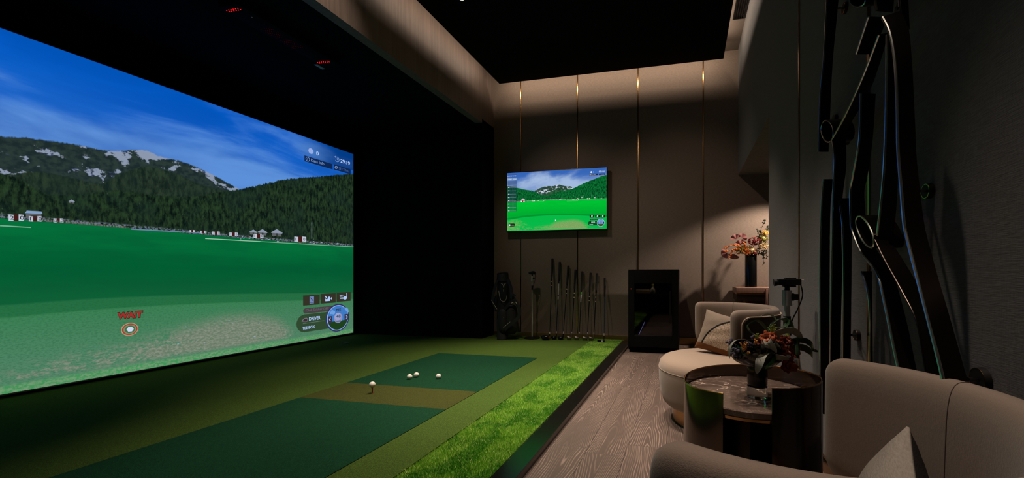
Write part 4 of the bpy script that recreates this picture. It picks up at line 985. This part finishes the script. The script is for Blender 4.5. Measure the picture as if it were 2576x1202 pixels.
# shell: nearly closed curl of sheet metal, left end swings outward
def sheet(x, y): 
    p = onZ(x, y, TZR); return p
endL = onZ(1808, 996, TZR); endR = onZ(1941, 977, .513)
def ang(p): return math.atan2(p.y-TC[1], p.x-TC[0])
aL = ang(endL) % (2*PI); aR = ang(endR) % (2*PI)
rL = (endL.xy-Vector(TC)).length; rR = (endR.xy-Vector(TC)).length
N_ = 90; rimz = []; inn = []; out = []; sweep = (aR-2*PI)-aL     # from the left end clockwise round the back to the right end
for i in range(N_+1):
    s_ = i/N_; a = aL+sweep*s_
    r_ = TR; rimz.append(float(np.interp(s_, [0, .16, .45, .8, 1], [.475, .458, .477, .507, .513])))
    out.append((TC[0]+(r_+.0025)*math.cos(a), TC[1]+(r_+.0025)*math.sin(a))); inn.append((TC[0]+(r_-.0025)*math.cos(a), TC[1]+(r_-.0025)*math.sin(a)))
sh_ = MB(); sh_.ring([[(*o, .004), (*o, h_), (*i_, h_), (*i_, .004)] for o, i_, h_ in zip(out, inn, rimz)])
M['shell'] = plain('dark_polished_bronze', (92, 82, 74), .16, 1., bump=0)
sh_.build('curved_shell', M['shell'], tb, sharp=60)
MB().tube([(o[0]*.5+i_[0]*.5, o[1]*.5+i_[1]*.5, h_) for o, i_, h_ in zip(out, inn, rimz)], .0032, 6).build('rim', M['brass'], tb)
rt = TR-.005
MB().lathe([(0, .392), (rt-.004, .392), (rt, .396), (rt, .416), (rt-.004, .42), (0, .42)], (*TC, 0), 90).build('tabletop', M['marble'], tb)
MB().lathe([(rt-.03, .380), (rt-.004, .380), (rt-.002, .3915), (rt-.03, .3915)], (*TC, 0), 90, cap=False).build('under_rim', M['brass'], tb)
for a in (250, 130, 10):
    a = R(a); c_, s_ = math.cos(a), math.sin(a)
    q = MB(); q.T = Matrix.Translation((TC[0]+.14*c_, TC[1]+.14*s_, 0)) @ Matrix.Rotation(a, 4, 'Z'); q.box((-.006, -.035, .004), (.006, .035, .385), .002)
    q.build('leg', M['bronze'], tb)
MB().lathe([(0, .004), (.2, .004), (.2, .012), (0, .012)], (*TC, 0), 60).build('base_plate', M['darkmetal'], tb)

# vase on the side table
VB = onZ(1906, 1000, .42); vx, vy = VB.x, VB.y+.01
va = thing('glass_vase', (vx, vy, .42), 'smoked glass bowl vase on a clear foot holding leaves and berries', 'vase')
n = NT('clear_glass'); gg = n.n('ShaderNodeBsdfGlass'); gg.inputs['Roughness'].default_value = .01; gg.inputs['Color'].default_value = (.9, .93, .92, 1); n.t.links.new(gg.outputs[0], n.out.inputs[0]); M['clear'] = n.mat
n = NT('smoky_vase_glass'); trn = n.n('ShaderNodeBsdfTransparent'); trn.inputs[0].default_value = (.5, .48, .42, 1); gls = n.n('ShaderNodeBsdfGlossy'); gls.inputs['Roughness'].default_value = .03
lw = n.n('ShaderNodeLayerWeight'); lw.inputs[0].default_value = .35; mx = n.n('ShaderNodeMixShader'); n.put(mx.inputs[0], lw.outputs[0])
n.t.links.new(trn.outputs[0], mx.inputs[1]); n.t.links.new(gls.outputs[0], mx.inputs[2]); n.t.links.new(mx.outputs[0], n.out.inputs[0]); M['vsmoke'] = n.mat
MB().lathe([(0, 0), (.040, 0), (.041, .003), (.041, .046), (0, .046)], (vx, vy, .4205), 40).build('foot', M['clear'], va)
MB().lathe([(0, .047), (.034, .047), (.041, .06), (.041, .125), (.030, .128), (0, .128)], (vx, vy, .4205), 40).build('stem', M['gloss'], va)
MB().lathe([(.028, .128), (.075, .142), (.098, .165), (.106, .20), (.102, .225), (.099, .225), (.103, .20), (.095, .168), (.072, .146), (.026, .133)], (vx, vy, .4205), 48, cap=False).build('bowl', M['vsmoke'], va)

# bouquet on the side table: everything placed in the upright plane through the vase
def vp(x, y, dy=0.):   # close-up pixels of the bouquet to metres
    return onY(1820+x/4.623, 770+y/4.623, vy+dy)
bq = thing('flower_bouquet', (vx, vy, .56), 'bouquet of strap leaves, dark berries and rust flowers in the side table vase', 'flowers')
LG = plain('dusty_grey_green_leaf', (142, 142, 130), .5, vs=14, var=.25); LD = plain('deep_green_leaf', (38, 62, 34), .4, vs=14, var=.3); LV = plain('vivid_green_leaf', (40, 110, 40), .4, vs=14)
STM = plain('green_stem', (96, 112, 48), .5)
def sleaf(pts, w, m, side=(0, -.3, 1), dy=0., fold=.22):
    P = spline([vp(x, y, d+dy) for x, y, d in pts], 6); n = len(P)
    W = [w*min(1, .35+3*i/n)*(1-max(0, (i/n-.55)/.45)**1.7) for i in range(n)]
    MB().leaf(P, W, side, fold).build('strap_leaf', m, bq)
sleaf([(520, 340, 0), (475, 240, -.02), (400, 175, -.04), (320, 195, -.05), (285, 235, -.05), (320, 300, -.05), (375, 325, -.04)], .011, LD, (.2, -1, .5))
sleaf([(420, 130, .02), (470, 95, .02), (540, 95, .03), (600, 130, .03), (615, 190, .03)], .008, LG, (.2, -1, .5))
sleaf([(500, 330, .0), (560, 200, .02), (640, 150, .03), (720, 155, .02), (755, 200, 0), (735, 250, -.02)], .013, LD, (.5, -1, .3))
sleaf([(640, 250, .05), (700, 230, .06), (770, 160, .06), (810, 250, .05), (830, 300, .04)], .011, LD, (.5, -1, .2))
sleaf([(560, 365, -.02), (640, 305, -.05), (740, 275, -.06), (820, 285, -.05), (880, 335, -.03), (915, 370, 0)], .016, LG, (.1, -.8, 1))
sleaf([(640, 420, -.02), (760, 385, -.02), (830, 400, -.03), (865, 470, -.05), (860, 560, -.06), (870, 610, -.06)], .012, LD, (.6, -1, .2))
sleaf([(700, 400, 0), (850, 385, .01), (960, 400, .0), (1020, 440, -.01), (1045, 500, -.02), (1055, 520, -.02)], .013, LD, (0, -.4, 1))
sleaf([(740, 480, 0), (880, 470, .0), (960, 490, -.01), (1020, 540, -.02), (1035, 600, -.03)], .016, LD, (.1, -.5, 1))
sleaf([(980, 500, 0), (1050, 510, 0), (1100, 530, 0)], .006, LD)
sleaf([(430, 500, -.05), (500, 420, -.09), (550, 440, -.11), (585, 500, -.10), (600, 560, -.08)], .017, LG, (.8, -.9, .3))
sleaf([(540, 560, -.03), (500, 555, -.08), (450, 600, -.11), (415, 680, -.12), (385, 780, -.11)], .020, LG, (.9, -.6, .3))
sleaf([(500, 620, -.04), (590, 590, -.08), (680, 595, -.09), (760, 620, -.07)], .012, LG, (0, -.6, 1))
sleaf([(400, 490, -.04), (440, 470, -.08), (500, 470, -.10), (560, 500, -.09), (640, 510, -.05)], .012, LG, (.1, -.6, 1))
sleaf([(300, 410, -.05), (220, 385, -.08), (130, 410, -.09), (80, 480, -.09), (70, 560, -.08), (72, 610, -.08)], .008, LG, (.5, -1, .3))
sleaf([(560, 540, -.05), (585, 580, -.09), (575, 640, -.10), (520, 690, -.10), (490, 730, -.09)], .007, LV, (1, -.5, .2))
sleaf([(480, 720, -.03), (540, 690, -.05), (590, 650, -.05), (640, 640, -.03)], .012, LD, (.2, -.6, 1))
sm_ = MB()
for x, y in ((160, 560), (230, 520), (300, 480), (420, 400), (560, 350), (640, 450), (720, 500), (700, 640), (330, 560), (560, 470), (760, 420)):
    P = spline([vp(400+(x-400)*.12+random.uniform(-25, 25), 800, random.uniform(-.02, .02)), vp(400+(x-400)*.35, 700, random.uniform(-.03, .03)), vp(x, y, random.uniform(-.05, 0))], 5)
    sm_.tube(P, .0016, 6)
sm_.build('stems', STM, bq)
BER = plain('dark_berry', (92, 84, 100), .35, bump=0)
def berries(cx, cy, rx, ry, n, name='berry_cluster', m=BER, r=.0058, dd=-.03):
    b = MB(); 
    for i in range(n):
        a = random.uniform(0, 2*PI); q = math.sqrt(random.random()); p = vp(cx+rx*q*math.cos(a), cy+ry*q*math.sin(a), dd-.035*math.sqrt(max(0, 1-q*q))+random.uniform(-.01, .01))
        b.sphere(p, r*random.uniform(.75, 1.15), 10)
        if i % 3 == 0: b.tube([p, vp(cx, cy+ry*.6, dd+.01)], .0006, 4)
    b.build(name, m, bq)
berries(75, 425, 40, 42, 12); berries(160, 550, 80, 75, 46); berries(290, 480, 60, 60, 34); berries(400, 440, 70, 60, 30); berries(330, 560, 70, 50, 22); berries(330, 360, 25, 18, 5); berries(230, 600, 70, 30, 16)
UM = plain('lime_umbel', (138, 146, 52), .6)
def umbel(cx, cy, s, m=UM, name='umbel', dd=-.02):
    b = MB(); base = vp(cx, cy+s*1.3, dd)
    for i in range(34):
        a = random.uniform(0, 2*PI); q = math.sqrt(random.random()); p = vp(cx+s*q*math.cos(a), cy+s*.75*q*math.sin(a), dd+random.uniform(-.02, .02)*q)
        b.tube([base, (base+p)/2+Vector((0, 0, .003)), p], .0005, 4); b.sphere(p, .0022, 6)
    b.build(name, m, bq)
umbel(570, 250, 62); umbel(390, 355, 52); umbel(725, 340, 50)
ORG = plain('rust_petal', (214, 112, 70), .5, vs=20, var=.3); RED = plain('deep_rust_petal', (140, 58, 32), .5, vs=20, var=.3); YEL = plain('amber_petal', (206, 140, 62), .5, vs=20)
def flower(cx, cy, s, m, npet=16, name='flower_head', dd=-.03, pl=.024, pw=.0065, face=(0, -1, .5)):
    c = vp(cx, cy, dd); f = Vector(face).normalized(); X = f.cross(Vector((0, 0, 1))).normalized(); Y_ = X.cross(f); b = MB()
    for i in range(npet):
        a = 2*PI*i/npet*2.618; tilt = .2+.9*(i/npet); d = (X*math.cos(a)+Y_*math.sin(a)); L = pl*s*random.uniform(.7, 1.1)
        P = [c+d*.002, c+d*L*.4*math.sin(tilt)+f*L*.5*math.cos(tilt), c+d*L*.8*math.sin(tilt)+f*L*.75*math.cos(tilt), c+d*L*math.sin(tilt+.2)+f*L*.8*math.cos(tilt)]
        b.leaf(spline(P, 3), [pw*s*v for v in (.3, .6, .8, .95, 1, 1, .9, .8, .55, .2)], d.cross(f), .3)
    return b.build(name, m, bq)
flower(500, 375, 1.35, ORG, 20, dd=-.06, face=(-.3, -1, .5)); flower(560, 355, .9, ORG, 9, dd=-.05); flower(600, 385, .9, ORG, 8, dd=-.05); flower(400, 420, 1., RED, 10, dd=-.06); flower(700, 415, 1.3, RED, 12, dd=-.03); flower(770, 430, 1.0, RED, 16, dd=-.02, face=(.3, -1, .4))
flower(690, 530, 1.4, RED, 15, dd=-.04); flower(800, 540, 1.4, RED, 24, dd=-.02, face=(.4, -1, .2)); flower(730, 685, 1.7, RED, 28, dd=-.04, face=(.3, -1, .1)); flower(620, 620, 1., RED, 9, dd=-.05); flower(430, 545, .9, RED, 8, dd=-.06)
def spikes(cx, cy, s, m, n=26, dd=-.09, name='amber_spray'):
    b = MB(); base = vp(cx, cy+s*.8, dd)
    for i in range(n):
        p = vp(cx+random.uniform(-1, 1)*s*.7, cy+random.uniform(-1, .5)*s, dd+random.uniform(-.015, .015)); mid = (base+p)/2+Vector((random.uniform(-.004, .004), 0, .004))
        b.tube([base, mid, p], [.0012, .0014, .002], 6); b.sphere(p, .0028, 6)
    b.build(name, m, bq)
spikes(235, 475, 68, YEL); spikes(370, 420, 36, YEL, 14); spikes(290, 545, 28, YEL, 9)
for cx, cy in ((620, 470), (590, 440)):
    P = spline([vp(cx-40, cy+20, -.05), vp(cx, cy, -.07), vp(cx+20, cy+50, -.06)], 5); MB().leaf(P, [.004, .008, .012, .014, .014, .013, .012, .011, .009, .005, .001], (1, -.4, .6), .2).build('broad_leaf', LG, bq)

# ------------------------------------------------------------------ console, tall vase and flowers in the passage
cn = thing('console_table', (1.05, 5.22, 0), 'pinkish console table with brass edge in the passage behind the wall corner', 'console table')
pk = veneer('pink_brown_lacquer', (150, 112, 96))
xa = onY(1852, 722, 5.02).x
MB().box((xa, 5.02, .715), (1.75, 5.43, .775), .004).build('top_tray', pk, cn)
MB().box((xa, 5.012, .698), (1.75, 5.43, .714), .002).build('brass_edge', M['brass'], cn)
MB().box((xa+.012, 5.035, .62), (1.72, 5.42, .697), .003).build('apron', plain('dark_walnut', (58, 36, 28), .5), cn)
MB().box((xa+.10, 5.04, 0), (xa+.16, 5.40, .62), .004).build('leg', M['brass'], cn); MB().box((1.58, 5.04, 0), (1.64, 5.40, .62), .004).build('leg', M['brass'], cn)
xb = onY(1931, 755, 5.0).x
MB().box((xb-.02, 4.995, .56), (xb+.005, 5.03, .76), .002).build('corner_bracket', pk, cn)
vt = onY(1889, 720, 5.2)
vl = tag(MB().lathe([(0, 0), (.066, 0), (.069, .004), (.069, .40), (.066, .405), (.060, .405), (.060, .02), (0, .02)], (vt.x, 5.2, .7755), 48).build('tall_vase', plain('glossy_black_ceramic', (10, 10, 11), .22, bump=0)), 'tall black cylinder vase on the console table', 'vase')
fb = thing('flower_arrangement', (vt.x, 5.2, 1.17), 'autumn arrangement of orange, red and yellow flowers in the tall black vase', 'flowers')
def fp(x, y, d=0.): return onY(1650+x/3.3395, 540+y/3.3395, 5.2+d)
GK = plain('dusty_pink_leaf', (150, 92, 88), .6, vs=20); OR2 = plain('orange_plume', (226, 122, 50), .6, vs=30); RD2 = plain('crimson_bloom', (130, 36, 38), .6, vs=30); YL2 = plain('yellow_bloom', (226, 176, 70), .6); CR2 = plain('cream_spray', (206, 178, 130), .6); GR2 = plain('dark_foliage', (56, 64, 44), .6); OL2 = plain('olive_spray', (136, 130, 60), .6)
def fan(cx, cy, rx, a0):
    c = fp(cx, cy, -.04); b = MB(); r = rx*5.1/1012/3.34
    vs = [tuple(c-Vector((0, 0, 0)))]+[tuple(c+Vector((r*math.cos(a0+t_), -.006*math.sin(6*t_), r*.9*math.sin(a0+t_)))) for t_ in [R(-75+150*k_/14) for k_ in range(15)]]
    back_ = [(x, y+.0015, z) for x, y, z in vs]
    b.add(vs+back_, [(0, k_+1, k_+2) for k_ in range(14)]+[(16, 16+k_+2, 16+k_+1) for k_ in range(14)]); b.tube([c, fp(790, 330)], .0012, 5); b.build('fan_leaf', GK, fb)
fan(675, 205, 45, R(110)); fan(720, 195, 42, R(40)); fan(715, 255, 48, R(100)); fan(600, 320, 50, R(200)); fan(660, 330, 48, R(250))
def plume(pts, r, m, name, d=-.08, n=130):
    P = spline([fp(x, y, d) for x, y in pts], 8); b = MB(); b.tube(P, .0015, 5)
    for i in range(n):
        p = P[random.randrange(len(P))]; o = Vector((random.gauss(0, r*.5), random.gauss(0, r*.5), random.gauss(0, r*.5))); b.sphere(p+o, random.uniform(.0035, .0075), 6)
    b.build(name, m, fb)
plume([(780, 330), (720, 270), (650, 255), (570, 280)], .011, OR2, 'orange_plume'); plume([(760, 330), (700, 290), (650, 300), (610, 368)], .010, OR2, 'orange_plume'); plume([(790, 330), (760, 270), (735, 235)], .012, OR2, 'orange_plume', n=50); plume([(700, 330), (640, 300), (590, 305), (575, 300)], .008, OR2, 'orange_plume', n=40)
def pom(cx, cy, rx, ry, m, n, name, d=-.05, rr=.005, streak=0):
    b = MB(); c = fp(cx, cy, d); k_ = 5.1/1012/3.34
    for i in range(n):
        v_ = Vector((random.gauss(0, 1), random.gauss(0, 1), random.gauss(0, 1))).normalized()
        p = c+Vector((v_.x*rx*k_, v_.y*rx*k_*.7, v_.z*ry*k_))
        if streak: b.tube([c+(p-c)*.3, p], [.0014, .0034], 5); b.sphere(p, rr*.9, 6)
        else: b.sphere(p, rr*1.4, 6, (1.3, 1.3, .8))
    b.sphere(c, .6*min(rx, ry)*k_, 10); b.build(name, m, fb)
pom(828, 222, 48, 30, RD2, 150, 'red_bloom'); pom(828, 315, 26, 22, RD2, 70, 'red_bloom', rr=.004); pom(915, 155, 26, 22, YL2, 70, 'yellow_bloom', rr=.004); pom(900, 205, 40, 40, OL2, 90, 'olive_spray', streak=1, rr=.004); pom(800, 300, 46, 44, CR2, 80, 'cream_spray', streak=1, rr=.004)
pom(715, 290, 46, 36, OL2, 90, 'olive_spray', streak=1, rr=.004); pom(905, 265, 48, 26, CR2, 90, 'peach_spray', streak=1, rr=.005); pom(760, 300, 30, 40, YL2, 50, 'amber_spray', streak=1, rr=.004)
def sprig(pts, n, m=GR2, name='leafy_sprig', d=0., w=.012):
    P = spline([fp(x, y, d) for x, y in pts], 8); b = MB(); b.tube(P, .0018, 5)
    for i in range(n):
        p = P[random.randrange(2, len(P))]; v_ = Vector((random.gauss(0, 1), random.gauss(0, .6), random.gauss(0, 1))).normalized()
        b.leaf([p, p+v_*w, p+v_*w*1.9], [.002, .006, .0008], v_.cross(Vector((.2, 1, .3))), .2)
    b.build(name, m, fb)
sprig([(860, 300), (870, 190), (880, 130), (915, 45)], 60); sprig([(850, 200), (860, 150), (845, 125)], 14); sprig([(880, 240), (930, 130), (945, 100)], 24)
sprig([(850, 330), (900, 330), (905, 410)], 46); sprig([(880, 330), (925, 300), (930, 360)], 26); sprig([(760, 300), (745, 240), (720, 215)], 20, RD2, 'red_grass', -.03, .016)
sprig([(830, 300), (1000, 230), (1060, 160)], 40); sprig([(830, 300), (1000, 320), (1080, 330)], 40)

# ------------------------------------------------------------------ wall sculpture
ws = thing('metal_sculpture', (XR-.12, 1.4, 1.2), 'tangle of dark bronze metal ribbons mounted on the right wall', 'sculpture')
def c3(x, y): return (1960+x/2.003, y/2.003)
def c4(x, y): return (1960+x/2.404, 500+y/2.404)
def ribbon(L, Rr, xl, xr, dens=8, name='metal_ribbon', edge='edge'):
    Rr = [(*p, 0) for p in Rr]
    # L and Rr: the two long edges of the ribbon as seen, each at its own distance from the wall
    A = spline([onX(*p, xl[min(i, len(xl)-1)]) for i, p in enumerate(L)], dens); B = spline(Rr, 16); 
    def pick(t_): i = min(int(t_), len(B)-2); return B[i].lerp(B[i+1], t_-i)
    # the ribbon stands on edge: it reaches from its front edge towards the wall at the same distance down the room
    B = [onY(*pick(i*(len(B)-1)/(len(A)-1)).xy, p.y) for i, p in enumerate(A)]
    o = MB().band(A, B, .005).build(name, M['bronze'], ws, sharp=50)
    A2 = [p+(q-p).normalized()*-.0005 for p, q in zip(A, B)]
    MB().tube(A2, .0036 if edge == 'edge' else .002, 8).build('polished_edge', M[edge], o)
    return o
M['edge'] = plain('polished_bronze_edge', (215, 215, 205), .26, 1., bump=0)
ex = lambda l: [c3(*p) for p in l]; fx = lambda l: [c4(*p) for p in l]
ribbon(ex([(243, -120), (240, 0), (225, 300), (207, 500), (200, 765)]), ex([(300, -120), (298, 0), (270, 300), (258, 550), (248, 765)]), [.55], [.56])
ribbon(ex([(225, 902)])+fx([(258, 40), (248, 400), (248, 1000), (250, 1300)]), ex([(275, 902)])+fx([(310, 40), (305, 400), (305, 1000), (305, 1300)]), [.56], [.57])
ribbon(ex([(505, 175), (430, 370), (345, 560), (268, 703)]), ex([(548, 168), (500, 330), (440, 480), (300, 712)]), [.53], [.55])
ribbon(ex([(268, 703), (280, 800), (272, 1000), (270, 1180)])+fx([(318, 420), (310, 800), (302, 1300)]), ex([(336, 700), (336, 850), (318, 1000), (312, 1180)])+fx([(380, 420), (372, 800), (370, 1300)]), [.53], [.56])
# curled rings
def curl(cx, cy, rx, ry, conv, depth, tilt=0, name='curled_ring', xo=.52):
    A = []; B = []
    for k_ in range(33):
        a = 2*PI*k_/32; x = rx*math.cos(a); y = ry*math.sin(a); xx = x*math.cos(tilt)-y*math.sin(tilt); yy = x*math.sin(tilt)+y*math.cos(tilt)
        A.append(onX(*conv(cx+xx, cy+yy), xo)); p = A[-1].copy(); p.x = xo+depth; B.append(p)
    o = MB().band(A, B, .005).build(name, M['bronze'], ws, sharp=60); MB().tube(A, .0026, 6).build('polished_edge', M['edge'], o)
curl(243, 662, 30, 55, c3, .07, -.15, xo=.53); curl(520, 200, 38, 102, c4, .07, -.42, xo=.51); curl(398, 0, 38, 34, c3, .06, 0, xo=.54)
ribbon(ex([(412, 472), (405, 700), (375, 880), (360, 965), (362, 1090)])+fx([(442, 190), (500, 330), (592, 450), (640, 640), (720, 1020), (790, 1250)]), ex([(485, 474), (470, 700), (445, 880), (428, 965), (434, 1090)])+fx([(520, 190), (600, 330), (690, 470), (770, 760), (830, 1040), (900, 1250)]), [.53], [.56])
ribbon(ex([(545, 175), (541, 500), (532, 800), (516, 1000), (494, 1190)])+fx([(580, 248)]), ex([(598, 175), (597, 500), (597, 800), (592, 1000), (572, 1190)])+fx([(665, 255)]), [.52], [.54])
ribbon(fx([(580, 248), (640, 370), (750, 570), (830, 740), (880, 1000), (920, 1250)]), fx([(665, 255), (745, 370), (885, 620), (960, 860), (1000, 1040), (1040, 1250)]), [.51], [.55], edge='bronze')
ribbon(ex([(522, 88), (560, 170), (586, 330), (596, 560), (600, 760), (616, 950)])+fx([(756, 140), (775, 240), (850, 530), (910, 760), (985, 1060), (1030, 1300)]), ex([(610, 60), (650, 150), (666, 300), (681, 600), (690, 800), (706, 950)])+fx([(872, 140), (900, 270), (960, 480), (1020, 680), (1135, 1100), (1200, 1300)]), [.49], [.53])
ribbon(ex([(452, 85), (420, 180), (390, 272)]), ex([(545, 90), (510, 172), (460, 272)]), [.53], [.57])
ribbon(ex([(485, -160), (485, 0), (492, 52)]), ex([(578, -160), (576, 0), (572, 60)]), [.53], [.56]); 
ribbon(ex([(600, -160), (606, 0), (610, 70)]), ex([(640, -160), (648, 0), (655, 150)]), [.56], [.58])
ribbon(fx([(500, 440), (545, 620), (550, 1000), (550, 1250)]), fx([(560, 440), (562, 620), (565, 1000), (565, 1250)]), [.60], [.615])
ribbon(ex([(300, 1000)])+fx([(385, 180), (390, 500), (385, 900), (380, 1250)]), ex([(362, 1000)])+fx([(438, 180), (436, 500), (432, 900), (430, 1250)]), [.55], [.57])
M['stand'] = plain('dark_painted_disc', (24, 22, 21), .55, 0, .3, bump=0)
def standoff(cx, cy, r, rodx, rody, conv, name='standoff'):
    c = onX(*conv(cx, cy), XR); rr = r
    o = MB().cyl((XR-.001, c.y, c.z), (XR-.014, c.y, c.z), rr, rr*.94, 24).build(name, M['stand'], ws)
    q = onX(*conv(rodx, rody), .54)
    MB().cyl((XR-.012, c.y, c.z), tuple(q), .0035, .0035, 8).build('rod', M['bronze'], o)
    MB().tube([(XR-.0135, c.y+rr*.9*math.cos(a), c.z+rr*.9*math.sin(a)) for a in [2*PI*i/24 for i in range(24)]], .0012, 5, True).build('rim', M['brass'], o)
standoff(340, 40, .022, 292, 42, c3); standoff(625, 38, .022, 600, 42, c3); standoff(765, 962, .021, 705, 962, c3); standoff(735, 255, .022, 672, 255, c4); standoff(482, 825, .022, 437, 822, c4); standoff(1240, 1095, .028, 1140, 1090, c4); standoff(660, 430, .022, 590, 430, c4); standoff(290, 600, .020, 262, 612, c3); standoff(350, 705, .02, 310, 705, c3)

# ------------------------------------------------------------------ light
def spot(name, loc, target, power, size=70, blend=.6, col=(1, .83, .69), rad=.03):
    l = bpy.data.lights.new(name, 'SPOT'); l.energy = power; l.spot_size = R(size); l.spot_blend = blend; l.color = col; l.shadow_soft_size = rad
    o = bpy.data.objects.new(name, l); COL.objects.link(o); o.location = loc
    o.rotation_euler = (Vector(target)-Vector(loc)).to_track_quat('-Z', 'Y').to_euler(); return o
def strip(name, loc, sx_, sy_, power, direction, col=(1, .70, .46)):
    l = bpy.data.lights.new(name, 'AREA'); l.shape = 'RECTANGLE'; l.size = sx_; l.size_y = sy_; l.energy = power; l.color = col
    o = bpy.data.objects.new(name, l); COL.objects.link(o); o.location = loc
    z = -Vector(direction).normalized(); x = Vector((1, 0, 0)) if abs(z.x) < .9 else Vector((0, 1, 0))
    return o, x, z
def orient(o, x, z):
    x = (x-z*x.dot(z)).normalized(); y = z.cross(x); o.rotation_euler = Matrix((x, y, z)).transposed().to_euler()
zl = 3.575
spot('downlight_or_fill', (D1.x, D1.y, zl), (D1.x+.05, D1.y-.1, 0), 260, 66, .8)
spot('downlight_or_fill', (D2.x, D2.y, zl), (D2.x+.15, D2.y, 0), 380, 64, .8)
spot('wall_fill', (D1.x, D1.y, zl), (-1.3, 5.45, .9), 48, 70, 1.)  # extra fill added at the downlight's place to lift the back wall
spot('wall_fill', (-.7, 3.2, zl), (.1, 5.45, 1.2), 36, 64, 1.)  # second added fill for the back wall, no fitting behind it
spot('downlight_or_fill', (-1.45, 2.1, zl), (-1.3, 2.0, 0), 300, 66, .8)
spot('downlight_or_fill', (-.55, 2.6, zl), (-.35, 2.6, 0), 200, 58, .8)
spot('downlight_or_fill', (-.2, 3.6, zl), (-.05, 3.3, 0), 170, 50, .8)
spot('downlight_or_fill', (-.05, 1.0, zl), (.1, .85, 0), 200, 34, .8)  # added fill, a narrow cone brightening the near chair
spot('downlight_or_fill', (-.1, 2.2, zl), (.2, 2.0, 0), 150, 32, .8)  # added fill over the side table and bouquet
spot('downlight_or_fill', (-2.0, 2.3, zl), (-2.77, 2.45, 3.02), 30, 66, .8)
spot('passage_spot', (1.58, 4.85, 2.18), (.75, 5.25, 1.1), 210, 62, .6)
# cove strips lying on the suspended panel, washing the walls through the gap
CV = (1, .81, .64)
o, x, z = strip('cove_strip', (-1.06, 5.16, 3.70), 3.0, .03, 10, (0, 1, -.35), CV); orient(o, Vector((1, 0, 0)), z)
o, x, z = strip('cove_strip', (-2.52, 4.1, 3.70), 2.0, .03, 3.8, (-1, 0, -.35), CV); orient(o, Vector((0, 1, 0)), z)
o, x, z = strip('cove_strip', (.40, 2.0, 3.70), 6.2, .03, 18, (1, 0, .1), CV); orient(o, Vector((0, 1, 0)), z)

l = bpy.data.lights.new('fridge_fill', 'AREA'); l.shape = 'RECTANGLE'; l.size = .4; l.size_y = .05; l.energy = .12; l.color = (1, .85, .6)  # added fill light so the fridge contents show
o = bpy.data.objects.new('fridge_fill', l); COL.objects.link(o); o.location = ((fx0+fx1)/2, fy0+.06, fz-.13)
w = bpy.data.worlds.new('dim'); SC.world = w; w.use_nodes = True
w.node_tree.nodes['Background'].inputs[0].default_value = (.6, .7, 1, 1); w.node_tree.nodes['Background'].inputs[1].default_value = .0

# ------------------------------------------------------------------ camera and view
cd = bpy.data.cameras.new('camera'); co = bpy.data.objects.new('camera', cd); COL.objects.link(co); SC.camera = co
cd.sensor_fit = 'HORIZONTAL'; cd.sensor_width = 36; cd.lens = 36*F/2576; cd.shift_x = -(CX-1288)/2576; cd.shift_y = (HY-601)/2576
cd.clip_start = .02; cd.clip_end = 60
co.location = (0, 0, EYE); co.rotation_euler = (R(90), 0, TH)
vs = SC.view_settings; vs.view_transform = 'Standard'; vs.look = 'None'; vs.gamma = 1; vs.exposure = 0; vs.use_curve_mapping = False
try:
    SC.cycles.use_denoising = True; SC.cycles.sample_clamp_indirect = 3; SC.cycles.max_bounces = 8
except Exception: pass
